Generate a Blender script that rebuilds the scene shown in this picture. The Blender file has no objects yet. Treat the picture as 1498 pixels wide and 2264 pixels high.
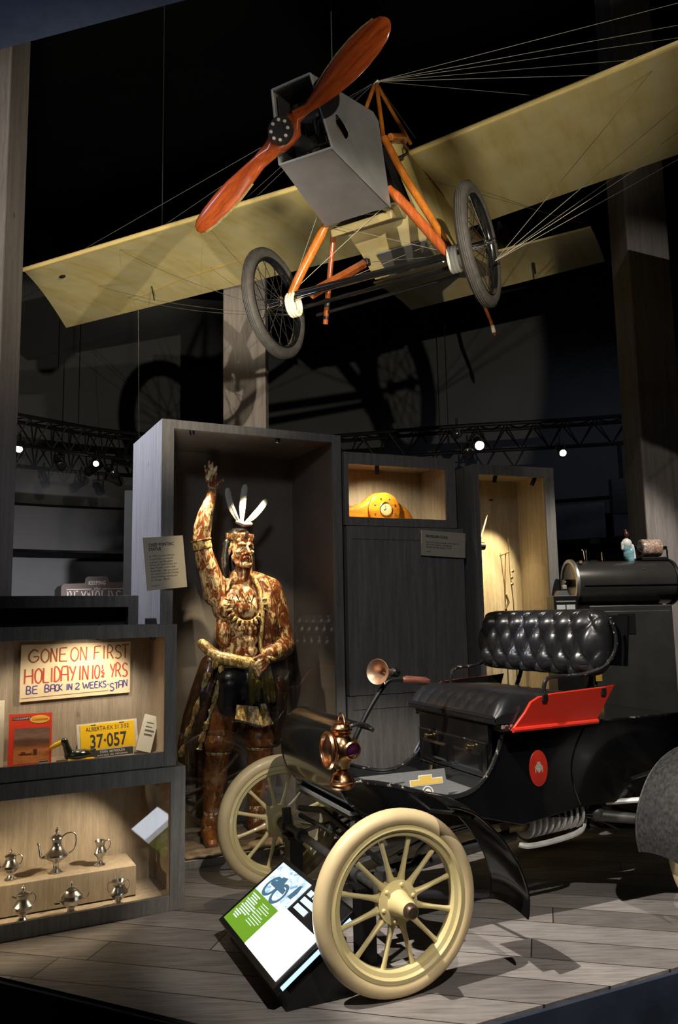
import bpy, bmesh, math, random
import numpy as np
from mathutils import Matrix, Vector, Euler, noise
random.seed(7)
PI = math.pi
scene = bpy.context.scene
COL = scene.collection

# ------------------------------------------------------------------ camera
FPX, CX, CY = 1750.0, 749.0, 1132.0
PITCH, ROLL, CAMH = math.atan(227 / 1750.0), math.radians(1.05), 1.47
cd = bpy.data.cameras.new('camera'); cam = bpy.data.objects.new('camera', cd); COL.objects.link(cam)
cd.sensor_fit = 'VERTICAL'; cd.sensor_height = 36.0; cd.lens = FPX / 2264.0 * 36.0
cd.clip_start = 0.05; cd.clip_end = 100
_F = Vector((0, math.cos(PITCH), math.sin(PITCH))); _R = Vector((1, 0, 0)); _U = Vector((0, -math.sin(PITCH), math.cos(PITCH)))
_r = _R * math.cos(ROLL) - _U * math.sin(ROLL); _u = _R * math.sin(ROLL) + _U * math.cos(ROLL)
cam.matrix_world = Matrix(((_r.x, _u.x, -_F.x, 0), (_r.y, _u.y, -_F.y, 0), (_r.z, _u.z, -_F.z, CAMH), (0, 0, 0, 1)))
scene.camera = cam

# ------------------------------------------------------------------ view + world
vs = scene.view_settings
vs.view_transform = 'Standard'; vs.look = 'None'; vs.gamma = 1.0; vs.exposure = 0.0
try: vs.use_curve_mapping = False
except Exception: pass
wd = bpy.data.worlds.new('gallery_dark'); scene.world = wd; wd.use_nodes = True
wd.node_tree.nodes['Background'].inputs[0].default_value = (0.88, 0.92, 1.0, 1)
wd.node_tree.nodes['Background'].inputs[1].default_value = 0.012
scene.cycles.max_bounces = 8; scene.cycles.transparent_max_bounces = 24
scene.cycles.caustics_reflective = False; scene.cycles.caustics_refractive = False
scene.cycles.sample_clamp_indirect = 4.0

# ------------------------------------------------------------------ lights
def spot(name, loc, target, power, angle, color=(1, .86, .66), blend=.15, radius=.03):
    l = bpy.data.lights.new(name, 'SPOT'); o = bpy.data.objects.new(name, l); COL.objects.link(o)
    l.energy = power; l.color = color; l.spot_size = math.radians(angle); l.spot_blend = blend; l.shadow_soft_size = radius
    o.location = loc
    o.rotation_euler = (Vector(target) - Vector(loc)).to_track_quat('-Z', 'Y').to_euler()
    return o
def area(name, loc, target, power, size, color=(1, 1, 1)):
    l = bpy.data.lights.new(name, 'AREA'); o = bpy.data.objects.new(name, l); COL.objects.link(o)
    l.energy = power; l.color = color; l.shape = 'RECTANGLE'; l.size = size[0]; l.size_y = size[1]
    o.location = loc
    o.rotation_euler = (Vector(target) - Vector(loc)).to_track_quat('-Z', 'Y').to_euler()
    return o
WARM = (1.0, .86, .64); NEUT = (1.0, .93, .82); COOL = (.72, .82, 1.0)
def aim_at(loc, az, el, d=4.):      # a point d metres away at the given bearing and elevation
    a, e = math.radians(az), math.radians(el); return (loc[0] + d * math.sin(a) * math.cos(e), loc[1] + d * math.cos(a) * math.cos(e), loc[2] + d * math.sin(e))
L0 = (.62, .97, 2.70)
spot('spot_monoplane', L0, aim_at(L0, -10, 13), 680, 47, WARM, .12, .012)       # front spot that throws the aircraft's shadow on the wall
spot('spot_propeller', (1.55, -.2, 3.5), (.02, 3.35, 3.85), 480, 24, WARM, .5, .03)
spot('spot_wing_left', (-.40, .75, .60), (-1.22, 5.4, 4.30), 1150, 29, (1, .90, .70), .45, .35)
spot('spot_wing_right', (.40, .60, .60), (1.05, 4.4, 4.45), 480, 27, (1, .90, .70), 1., .3)
spot('spot_post_right', (2.0, 1.5, 6.8), (2.45, 6.0, 3.2), 170, 26, NEUT, .5, .02)
spot('spot_car_left', (-2.2, 1.6, 5.4), (1.30, 3.75, .3), 1900, 27, NEUT, .25, .03)         # throws the car's shadow to the right
spot('spot_car_right', (1.2, .0, 5.0), (.55, 3.8, .5), 750, 28, NEUT, .35, .03)
spot('spot_case_side', (-2.95, 5.03, 3.7), (-1.25, 5.15, 1.95), 430, 56, (.74, .79, 1.0), .7, .05)
spot('fill_statue', (-.55, 1.30, 3.9), (-.63, 5.20, 1.60), 330, 13, (1, .80, .52), .45, .02)  # unseen front fill added beside the case lamps to lift the statue
spot('fill_drum', (2.6, 3.2, 4.6), (2.05, 5.6, 1.8), 600, 26, NEUT, .5, .05)  # fill with no visible fixture, added to brighten the drum
spot('fill_wall_right', (5.5, 6.5, 5.5), (4.0, 12.0, 2.9), 130, 60, (.75, .85, 1.0), .9, .2)  # added out of view to lift the dark right stretch of wall
spot('spot_wall_left', (-3.6, 8.6, .6), (-4.9, 12.1, 2.0), 600, 46, (1, .96, .95), 1., .2)
spot('fill_sign_left', (-2.2, 8.0, 3.0), (-3.5, 11.5, 2.0), 60, 26, (1, .95, .92), .5, .05)  # extra unseen light put in so the far sign shows up
spot('fill_gallery_front', (-.4, -1.2, 3.8), (.0, 5.2, 1.55), 200, 36, (.92, .95, 1.0), .9, .3)  # broad soft fill added behind the camera, no fixture
# ------------------------------------------------------------------ materials
MATS = {}
def _nt(name):
    m = bpy.data.materials.new(name); m.use_nodes = True
    nt = m.node_tree; b = nt.nodes['Principled BSDF']
    return m, nt, b
def _set(b, color=None, rough=.5, metal=0., coat=0., spec=.5, emis=None, estr=0.):
    if color is not None: b.inputs['Base Color'].default_value = (*color, 1)
    b.inputs['Roughness'].default_value = rough; b.inputs['Metallic'].default_value = metal
    b.inputs['Coat Weight'].default_value = coat; b.inputs['Coat Roughness'].default_value = .08
    b.inputs['Specular IOR Level'].default_value = spec
    if emis is not None:
        b.inputs['Emission Color'].default_value = (*emis, 1); b.inputs['Emission Strength'].default_value = estr
def _coords(nt, scale=(1, 1, 1), kind='Object', rot=(0, 0, 0)):
    tc = nt.nodes.new('ShaderNodeTexCoord'); mp = nt.nodes.new('ShaderNodeMapping')
    mp.inputs['Scale'].default_value = scale; mp.inputs['Rotation'].default_value = rot
    nt.links.new(tc.outputs[kind], mp.inputs['Vector']); return mp.outputs['Vector']
def _noise(nt, vec, scale=5, detail=4, rough=.55, dist=0.):
    n = nt.nodes.new('ShaderNodeTexNoise'); n.inputs['Scale'].default_value = scale; n.inputs['Detail'].default_value = detail
    n.inputs['Roughness'].default_value = rough; n.inputs['Distortion'].default_value = dist
    nt.links.new(vec, n.inputs['Vector']); return n.outputs['Fac']
def _ramp(nt, fac, stops):
    r = nt.nodes.new('ShaderNodeValToRGB'); e = r.color_ramp.elements
    while len(e) < len(stops): e.new(.5)
    for k, (p, c) in enumerate(stops): e[k].position = p; e[k].color = (*c, 1) if len(c) == 3 else c
    nt.links.new(fac, r.inputs['Fac']); return r.outputs['Color']
def _mix(nt, a, b, fac, mode='MIX'):
    m = nt.nodes.new('ShaderNodeMix'); m.data_type = 'RGBA'; m.blend_type = mode
    for k, x in ((6, a), (7, b)):
        if isinstance(x, tuple): m.inputs[k].default_value = (*x, 1)
        else: nt.links.new(x, m.inputs[k])
    if isinstance(fac, (int, float)): m.inputs[0].default_value = fac
    else: nt.links.new(fac, m.inputs[0])
    return m.outputs[2]
def _bump(nt, b, h, strength=.2, dist=.01):
    bp = nt.nodes.new('ShaderNodeBump'); bp.inputs['Strength'].default_value = strength; bp.inputs['Distance'].default_value = dist
    nt.links.new(h, bp.inputs['Height']); nt.links.new(bp.outputs['Normal'], b.inputs['Normal'])
def plain(name, color, rough=.5, metal=0., coat=0., var=.12, scale=12., bump=0., emis=None, estr=0., spec=.5):
    """a painted / moulded surface with a little uneven wear"""
    if name in MATS: return MATS[name]
    m, nt, b = _nt(name); _set(b, color, rough, metal, coat, spec, emis, estr)
    v = _coords(nt); n = _noise(nt, v, scale, 5)
    d = tuple(max(0, c * (1 - var)) for c in color); l = tuple(min(1, c * (1 + var)) for c in color)
    nt.links.new(_ramp(nt, n, [(.3, d), (.7, l)]), b.inputs['Base Color'])
    if bump: _bump(nt, b, n, bump, .004)
    MATS[name] = m; return m
def wood(name, dark, light, scale=(9, 9, .6), rough=.55, coat=0., bump=.15, knots=False):
    if name in MATS: return MATS[name]
    m, nt, b = _nt(name); _set(b, light, rough, 0, coat)
    v = _coords(nt, scale); n1 = _noise(nt, v, 4.0, 6, .62, .35); n2 = _noise(nt, _coords(nt, tuple(s * 3.5 for s in scale)), 9.0, 3, .5)
    c = _ramp(nt, n1, [(.28, dark), (.5, tuple((a + q) / 2 for a, q in zip(dark, light))), (.72, light)])
    c = _mix(nt, c, _ramp(nt, n2, [(.35, (.62, .6, .58)), (.6, (1, 1, 1))]), .55, 'MULTIPLY')
    if knots:
        vo = nt.nodes.new('ShaderNodeTexVoronoi'); vo.inputs['Scale'].default_value = 3.2
        nt.links.new(_coords(nt, (1.3, 1.3, .8)), vo.inputs['Vector'])
        k = _ramp(nt, vo.outputs['Distance'], [(.025, (.25, .2, .17)), (.07, (1, 1, 1))])
        c = _mix(nt, c, k, .8, 'MULTIPLY')
    nt.links.new(c, b.inputs['Base Color']); _bump(nt, b, n2, bump, .003)
    MATS[name] = m; return m
def planks(name, angle, width, base, rough=.6):
    if name in MATS: return MATS[name]
    m, nt, b = _nt(name); _set(b, base, rough, 0, 0)
    v0 = _coords(nt, (1, 1, 1), 'Object', (0, 0, angle))
    sp = nt.nodes.new('ShaderNodeSeparateXYZ'); nt.links.new(v0, sp.inputs[0])
    dv = nt.nodes.new('ShaderNodeMath'); dv.operation = 'DIVIDE'; nt.links.new(sp.outputs[1], dv.inputs[0]); dv.inputs[1].default_value = width
    fl = nt.nodes.new('ShaderNodeMath'); fl.operation = 'FLOOR'; nt.links.new(dv.outputs[0], fl.inputs[0])
    wn = nt.nodes.new('ShaderNodeTexWhiteNoise'); wn.noise_dimensions = '1D'; nt.links.new(fl.outputs[0], wn.inputs['W'])
    ma = nt.nodes.new('ShaderNodeMath'); ma.operation = 'MULTIPLY_ADD'; nt.links.new(wn.outputs['Value'], ma.inputs[0]); ma.inputs[1].default_value = 4.6; nt.links.new(sp.outputs[0], ma.inputs[2])
    cb = nt.nodes.new('ShaderNodeCombineXYZ'); nt.links.new(ma.outputs[0], cb.inputs[0]); nt.links.new(sp.outputs[1], cb.inputs[1]); v = cb.outputs[0]
    br = nt.nodes.new('ShaderNodeTexBrick'); nt.links.new(v, br.inputs['Vector'])
    br.inputs['Scale'].default_value = 1.0; br.inputs['Brick Width'].default_value = 2.3; br.inputs['Row Height'].default_value = width
    br.inputs['Mortar Size'].default_value = .0035; br.inputs['Mortar Smooth'].default_value = .2; br.inputs['Bias'].default_value = 0
    br.offset = 0.
    br.inputs['Color1'].default_value = (*[c * .62 for c in base], 1); br.inputs['Color2'].default_value = (*[min(1, c * 1.25) for c in base], 1)
    br.inputs['Mortar'].default_value = (.035, .028, .024, 1)
    g = _noise(nt, _coords(nt, (1.2, 14, 14), 'Object', (0, 0, angle)), 4, 7, .65, .4)
    gc = _ramp(nt, g, [(.3, (.42, .40, .40)), (.55, (.9, .9, .9)), (.75, (1.18, 1.12, 1.05))])
    c = _mix(nt, br.outputs['Color'], gc, .85, 'MULTIPLY')
    st = _noise(nt, _coords(nt, (1, 1, 1)), 2.2, 4); c = _mix(nt, c, _ramp(nt, st, [(.35, (.72, .7, .7)), (.65, (1.1, 1.1, 1.1))]), .6, 'MULTIPLY')
    nt.links.new(c, b.inputs['Base Color'])
    inv = nt.nodes.new('ShaderNodeMath'); inv.operation = 'SUBTRACT'; inv.inputs[0].default_value = 1; nt.links.new(br.outputs['Fac'], inv.inputs[1])
    ad = nt.nodes.new('ShaderNodeMath'); ad.operation = 'MULTIPLY_ADD'; nt.links.new(g, ad.inputs[0]); ad.inputs[1].default_value = .35; nt.links.new(inv.outputs[0], ad.inputs[2])
    _bump(nt, b, ad.outputs[0], .35, .006)
    MATS[name] = m; return m
def emit(name, color, strength):
    if name in MATS: return MATS[name]
    m = bpy.data.materials.new(name); m.use_nodes = True; nt = m.node_tree; nt.nodes.clear()
    e = nt.nodes.new('ShaderNodeEmission'); o = nt.nodes.new('ShaderNodeOutputMaterial')
    e.inputs[0].default_value = (*color, 1); e.inputs[1].default_value = strength
    nt.links.new(e.outputs[0], o.inputs[0]); MATS[name] = m; return m
def glass(name, tint=(.98, .985, .985), refl=.035):
    """thin clear pane: see-through plus a mirror reflection that grows at grazing angles"""
    if name in MATS: return MATS[name]
    m = bpy.data.materials.new(name); m.use_nodes = True; nt = m.node_tree; nt.nodes.clear()
    t = nt.nodes.new('ShaderNodeBsdfTransparent'); g = nt.nodes.new('ShaderNodeBsdfGlossy'); mx = nt.nodes.new('ShaderNodeMixShader')
    lw = nt.nodes.new('ShaderNodeLayerWeight'); lw.inputs[0].default_value = .5; pw = nt.nodes.new('ShaderNodeMath'); pw.operation = 'POWER'; pw.inputs[1].default_value = 5.; nt.links.new(lw.outputs['Facing'], pw.inputs[0])
    fr = nt.nodes.new('ShaderNodeMath'); fr.operation = 'MULTIPLY_ADD'; nt.links.new(pw.outputs[0], fr.inputs[0]); fr.inputs[1].default_value = 1 - refl; fr.inputs[2].default_value = refl
    o = nt.nodes.new('ShaderNodeOutputMaterial')
    t.inputs[0].default_value = (*tint, 1); g.inputs['Roughness'].default_value = .01; g.inputs[0].default_value = (1, 1, 1, 1)
    nt.links.new(fr.outputs[0], mx.inputs[0]); nt.links.new(t.outputs[0], mx.inputs[1]); nt.links.new(g.outputs[0], mx.inputs[2])
    nt.links.new(mx.outputs[0], o.inputs[0]); MATS[name] = m; return m
def fabric_wing():
    if 'doped_fabric' in MATS: return MATS['doped_fabric']
    m, nt, b = _nt('doped_fabric'); _set(b, (.7, .56, .22), .6, 0, .0, .25)
    v = _coords(nt, (1, 1, 1)); n = _noise(nt, _coords(nt, (5.5, .8, 1)), 1.4, 4, .6); n2 = _noise(nt, v, 5, 5)
    c = _ramp(nt, n, [(.3, (.68, .55, .22)), (.5, (.78, .67, .34)), (.7, (.78, .70, .42))])
    c = _mix(nt, c, _ramp(nt, n2, [(.3, (.86, .82, .7)), (.7, (1, 1, 1))]), .7, 'MULTIPLY')
    nt.links.new(c, b.inputs['Base Color'])
    w = nt.nodes.new('ShaderNodeTexWave'); w.inputs['Scale'].default_value = 1.15; w.inputs['Distortion'].default_value = .3; nt.links.new(v, w.inputs['Vector'])
    _bump(nt, b, w.outputs['Fac'], .06, .02)
    MATS['doped_fabric'] = m; return m
def bronze_paint(name, base, chip, dark, amount=.5, scale=9.):
    """old glossy paint, chipped to a pale ground, with dark grime"""
    if name in MATS: return MATS[name]
    m, nt, b = _nt(name); _set(b, base, .3, .0, .35)
    v = _coords(nt); n = _noise(nt, _coords(nt, (1.2, 1.2, .55)), scale * 1.5, 10, .78, .8); n2 = _noise(nt, v, scale * .8, 8, .75, .5); n3 = _noise(nt, v, 30, 4)
    c = _mix(nt, base, tuple(x * .45 for x in base), _ramp(nt, n3, [(.35, (1, 1, 1)), (.6, (0, 0, 0))]))
    c = _mix(nt, c, chip, _ramp(nt, n, [(.67 - .3 * amount, (0, 0, 0)), (.72 - .3 * amount, (1, 1, 1))]))
    c = _mix(nt, c, dark, _ramp(nt, n2, [(.36, (1, 1, 1)), (.42, (0, 0, 0))]))
    nt.links.new(c, b.inputs['Base Color']); _bump(nt, b, n, .3, .004)
    MATS[name] = m; return m
def worn_edge_paint(name, base, chip, scale=26., thr=.68, rough=.3, coat=.4):
    if name in MATS: return MATS[name]
    m, nt, b = _nt(name); _set(b, base, rough, 0, coat)
    n = _noise(nt, _coords(nt), scale, 6, .7)
    nt.links.new(_mix(nt, base, chip, _ramp(nt, n, [(thr, (0, 0, 0)), (thr + .03, (1, 1, 1))])), b.inputs['Base Color'])
    MATS[name] = m; return m

M_CASE = wood('grey_stained_pine', (.165, .152, .142), (.305, .287, .27), (9, 9, .55), .6, 0, .2, True)
M_CASEIN = wood('pale_pine_lining', (.30, .245, .18), (.46, .385, .295), (9, 9, .5), .6, 0, .15, True)
M_FLOOR = planks('weathered_deck_planks', math.radians(14), .205, (.30, .275, .265))
M_WALL = plain('charcoal_wall_paint', (.092, .095, .104), .8, var=.1, scale=1.5)
M_BLACKWALL = plain('black_wall_paint', (.0035, .0036, .004), .9, var=.2, scale=2, spec=.05)
M_DKFLOOR = plain('dark_blue_concrete', (.035, .045, .07), .35, var=.5, scale=3, bump=.2)
M_COLUMN = wood('grey_rough_post', (.20, .175, .165), (.34, .305, .29), (6, 6, .35), .65, 0, .2, True)
M_BEAM = plain('blue_grey_metal', (.10, .13, .2), .45, .3)
M_BLACKMETAL = plain('black_metal', (.012, .012, .013), .35, .2, var=.3)
M_GLOSSBLACK = plain('gloss_black_enamel', (.0055, .0055, .006), .22, 0, .7, var=.3, scale=6)
M_CHROME = plain('chrome', (.8, .8, .8), .12, 1., var=.05)
M_SILVER = plain('polished_silver', (.88, .85, .80), .19, 1., var=.06, scale=20)
M_COPPER = plain('old_copper', (.72, .36, .18), .25, 1., var=.25, scale=16)
M_BRASS = plain('brass', (.75, .52, .2), .25, 1., var=.15)
M_ALU = plain('brushed_aluminium', (.29, .30, .325), .48, .7, var=.12, scale=7)
M_RUBBER = plain('grey_black_rubber', (.032, .030, .028), .7, 0, var=.3, scale=30, bump=.2)
M_VARN = wood('varnished_mahogany', (.085, .013, .004), (.25, .052, .012), (1.2, 9, 9), .2, .9, .03)
M_STRUT = wood('varnished_spruce', (.30, .085, .012), (.55, .19, .03), (9, 9, .8), .25, .7, .03)
M_STRUTRED = wood('red_varnished_spruce', (.26, .055, .012), (.46, .12, .03), (9, 9, .8), .22, .8, .03)
M_FABRIC = fabric_wing()
M_CANVAS = plain('cream_webbing', (.74, .68, .52), .7, var=.1)
M_WIRE = plain('steel_wire', (.38, .35, .29), .5, .6, var=.1)
M_CREAMRUB = plain('cream_rubber_tyre', (.68, .53, .30), .42, 0, .1, var=.14, scale=5)
M_CREAMPAINT = plain('cream_yellow_paint', (.72, .60, .30), .38, 0, .3, var=.06, scale=6)
M_LEATHER = plain('black_tufted_leather', (.012, .012, .0135), .32, 0, .25, var=.25, scale=40, bump=.12)
M_RED = worn_edge_paint('worn_red_enamel', (.62, .035, .018), (.55, .42, .3), 22, .70)
M_GLASS = glass('case_glass')
M_CARD = plain('cream_card', (.62, .55, .42), .7, var=.04)
M_INK = plain('black_ink', (.03, .03, .03), .7, var=.1)
M_WHITEINK = plain('white_ink', (.8, .78, .74), .6, var=.03)
M_YELLOWPLATE = plain('yellow_plate_enamel', (.85, .52, .015), .35, 0, .2, var=.05)
M_REDINK = plain('red_marker', (.45, .06, .03), .6, var=.2)
M_BLUEINK = plain('blue_marker', (.07, .06, .25), .6, var=.2)
# ------------------------------------------------------------------ mesh tools
def V(*a): return Vector(a)
class MB:
    def __init__(s): s.v = []; s.f = []; s.m = []
    def add(s, vs, fs, mi=0, M=None):
        o = len(s.v)
        s.v += [tuple(M @ Vector(p)) if M else tuple(p) for p in vs]
        s.f += [tuple(i + o for i in f) for f in fs]; s.m += [mi] * len(fs); return s
    def box(s, c, d, M=None, mi=0):
        x, y, z = d[0] / 2, d[1] / 2, d[2] / 2
        vs = [(c[0] + a * x, c[1] + b * y, c[2] + e * z) for a in (-1, 1) for b in (-1, 1) for e in (-1, 1)]
        return s.add(vs, [(0, 1, 3, 2), (4, 6, 7, 5), (0, 4, 5, 1), (2, 3, 7, 6), (0, 2, 6, 4), (1, 5, 7, 3)], mi, M)
    def box2(s, a, b, M=None, mi=0):
        return s.box([(p + q) / 2 for p, q in zip(a, b)], [abs(q - p) for p, q in zip(a, b)], M, mi)
    def hexa(s, p, mi=0):      # 8 corners: bottom 4 ccw, top 4 ccw
        return s.add(p, [(3, 2, 1, 0), (4, 5, 6, 7), (0, 1, 5, 4), (1, 2, 6, 5), (2, 3, 7, 6), (3, 0, 4, 7)], mi)
    def loft(s, loops, cap=True, mi=0, M=None, closed=True):
        n = len(loops[0]); vs = [p for l in loops for p in l]; fs = []
        for k in range(len(loops) - 1):
            for i in range(n if closed else n - 1):
                j = (i + 1) % n; fs.append((k * n + i, k * n + j, (k + 1) * n + j, (k + 1) * n + i))
        if cap and closed: fs.append(tuple(reversed(range(n)))); fs.append(tuple((len(loops) - 1) * n + i for i in range(n)))
        return s.add(vs, fs, mi, M)
    def tube(s, pts, r, seg=10, mi=0, closed=False, cap=True, flat=1.0, up=None):
        pts = [Vector(p) for p in pts]; n = len(pts)
        rs = r if isinstance(r, (list, tuple)) else [r] * n
        loops = []; ref = None
        for i in range(n):
            a = pts[(i - 1) % n] if (closed or i > 0) else pts[i]; b = pts[(i + 1) % n] if (closed or i < n - 1) else pts[i]
            t = (b - a).normalized()
            if ref is None:
                ref = Vector(up) if up else (Vector((0, 0, 1)) if abs(t.z) < .9 else Vector((1, 0, 0)))
            x = (ref - t * ref.dot(t))
            if x.length < 1e-6: x = t.orthogonal()
            x.normalize(); y = t.cross(x); ref = x
            loops.append([tuple(pts[i] + (x * math.cos(q) + y * math.sin(q) * flat) * rs[i]) for q in [2 * PI * k / seg for k in range(seg)]])
        if closed: loops.append(loops[0])
        return s.loft(loops, cap and not closed, mi)
    def cyl(s, a, b, r, r2=None, seg=16, mi=0): return s.tube([a, b], [r, r if r2 is None else r2], seg, mi)
    def lathe(s, prof, seg=32, M=None, mi=0, arc=2 * PI, cap=True):
        loops = [[(r * math.cos(arc * k / seg), r * math.sin(arc * k / seg), z) for k in range(seg)] for r, z in prof]
        return s.loft(loops, cap, mi, M)
    def ring(s, prof, seg=48, M=None, mi=0):   # closed profile revolved round z
        n = len(prof); vs = [(r * math.cos(2 * PI * k / seg), r * math.sin(2 * PI * k / seg), z) for k in range(seg) for r, z in prof]; fs = []
        for k in range(seg):
            for i in range(n): fs.append((k * n + i, ((k + 1) % seg) * n + i, ((k + 1) % seg) * n + (i + 1) % n, k * n + (i + 1) % n))
        return s.add(vs, fs, mi, M)
    def sph(s, c, r, seg=16, M=None, mi=0):
        r = (r, r, r) if isinstance(r, (int, float)) else r; vs = []; fs = []; nr = seg // 2
        for i in range(nr + 1):
            t = PI * i / nr
            for k in range(seg): q = 2 * PI * k / seg; vs.append((c[0] + r[0] * math.sin(t) * math.cos(q), c[1] + r[1] * math.sin(t) * math.sin(q), c[2] - r[2] * math.cos(t)))
        for i in range(nr):
            for k in range(seg): fs.append((i * seg + k, i * seg + (k + 1) % seg, (i + 1) * seg + (k + 1) % seg, (i + 1) * seg + k))
        return s.add(vs, fs, mi, M)
    def prism(s, poly, a, b, axis='z', M=None, mi=0):
        def P(p, h): return {'z': (p[0], p[1], h), 'y': (p[0], h, p[1]), 'x': (h, p[0], p[1])}[axis]
        return s.loft([[P(p, a) for p in poly], [P(p, b) for p in poly]], True, mi, M)
    def sheet(s, grid, th=0., mi=0):     # grid of points -> thin solid
        nr, nc = len(grid), len(grid[0]); G = [[Vector(p) for p in r] for r in grid]
        if th == 0: 
            return s.add([p for r in G for p in r], [(i * nc + j, i * nc + j + 1, (i + 1) * nc + j + 1, (i + 1) * nc + j) for i in range(nr - 1) for j in range(nc - 1)], mi)
        N = [[None] * nc for _ in range(nr)]
        for i in range(nr):
            for j in range(nc):
                a = G[min(i + 1, nr - 1)][j] - G[max(i - 1, 0)][j]; b = G[i][min(j + 1, nc - 1)] - G[i][max(j - 1, 0)]
                n = a.cross(b); N[i][j] = n.normalized() if n.length > 1e-9 else Vector((0, 0, 1))
        top = [G[i][j] + N[i][j] * th / 2 for i in range(nr) for j in range(nc)]; bot = [G[i][j] - N[i][j] * th / 2 for i in range(nr) for j in range(nc)]
        o = nr * nc; fs = []
        for i in range(nr - 1):
            for j in range(nc - 1):
                q = (i * nc + j, i * nc + j + 1, (i + 1) * nc + j + 1, (i + 1) * nc + j); fs.append(q); fs.append(tuple(k + o for k in reversed(q)))
        edge = [j for j in range(nc)] + [i * nc + nc - 1 for i in range(1, nr)] + [(nr - 1) * nc + j for j in range(nc - 2, -1, -1)] + [i * nc for i in range(nr - 2, 0, -1)]
        for k in range(len(edge)):
            a, b = edge[k], edge[(k + 1) % len(edge)]; fs.append((b, a, a + o, b + o))
        return s.add(top + bot, fs, mi)
    def mesh(s, name, mats, smooth=True, angle=35):
        me = bpy.data.meshes.new(name); me.from_pydata(s.v, [], s.f)
        for m in (mats if isinstance(mats, (list, tuple)) else [mats]): me.materials.append(m)
        if len(me.materials) > 1: me.polygons.foreach_set('material_index', s.m)
        bm = bmesh.new(); bm.from_mesh(me); bmesh.ops.recalc_face_normals(bm, faces=bm.faces); bm.to_mesh(me); bm.free()
        if smooth:
            me.shade_smooth(); me.set_sharp_from_angle(angle=math.radians(angle))
        me.update(); return me
    def build(s, name, mats, parent=None, smooth=True, bevel=0., angle=35, label=None):
        o = bpy.data.objects.new(name, s.mesh(name, mats, smooth, angle)); COL.objects.link(o)
        if parent: o.parent = parent
        if bevel:
            b = o.modifiers.new('edge', 'BEVEL'); b.width = bevel; b.segments = 2; b.limit_method = 'ANGLE'; b.angle_limit = math.radians(40)
        if label: o['label'] = label
        return o
def tag(o, label, cat, group=None, kind=None):
    o['label'] = label; o['category'] = cat
    if group: o['group'] = group
    if kind: o['kind'] = kind
    return o
def thing(name, label, cat, loc=(0, 0, 0), rotz=0., group=None, M=None):
    o = bpy.data.objects.new(name, None); COL.objects.link(o); o.empty_display_size = .1
    if M is not None: o.matrix_world = M
    else: o.location = loc; o.rotation_euler = (0, 0, rotz)
    return tag(o, label, cat, group)
def struct(o): o['kind'] = 'structure'; return o
def basis(x, y, z, t=(0, 0, 0)):
    return Matrix(((x[0], y[0], z[0], t[0]), (x[1], y[1], z[1], t[1]), (x[2], y[2], z[2], t[2]), (0, 0, 0, 1)))
def T(*t): return Matrix.Translation(t)
def RX(a): return Matrix.Rotation(a, 4, 'X')
def RY(a): return Matrix.Rotation(a, 4, 'Y')
def RZ(a): return Matrix.Rotation(a, 4, 'Z')
def smooth_path(pts, n=8):   # Catmull-Rom
    P = [Vector(p) for p in pts]; out = []
    for i in range(len(P) - 1):
        a, b, c, d = P[max(i - 1, 0)], P[i], P[i + 1], P[min(i + 2, len(P) - 1)]
        for k in range(n):
            t = k / n; out.append(.5 * ((2 * b) + (c - a) * t + (2 * a - 5 * b + 4 * c - d) * t * t + (3 * b - a - 3 * c + d) * t ** 3))
    out.append(P[-1]); return out
def dup_tree(src, parent=None):
    c = src.copy(); COL.objects.link(c); c.parent = parent
    if parent is None: pass
    for ch in list(src.children): dup_tree(ch, c)
    return c
def text_mesh(body, size, M, offset=0., align='LEFT', sx=1., shear=0., depth=.0006, space=1., line=1.):
    cu = bpy.data.curves.new('txt', 'FONT'); cu.body = body; cu.size = size; cu.align_x = align; cu.offset = offset; cu.shear = shear
    cu.extrude = depth; cu.space_character = space; cu.space_line = line; cu.resolution_u = 3
    o = bpy.data.objects.new('txt', cu); COL.objects.link(o)
    dg = bpy.context.evaluated_depsgraph_get(); dg.update()
    me = bpy.data.meshes.new_from_object(o.evaluated_get(dg)); bpy.data.objects.remove(o); bpy.data.curves.remove(cu)
    me.transform(M @ Matrix.Diagonal((sx, 1, 1, 1))); return me
def lettering(name, body, size, M, mat, parent, **k):
    me = text_mesh(body, size, M, **k); me.name = name; me.materials.clear(); me.materials.append(mat)
    o = bpy.data.objects.new(name, me); COL.objects.link(o); o.parent = parent; return o
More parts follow.
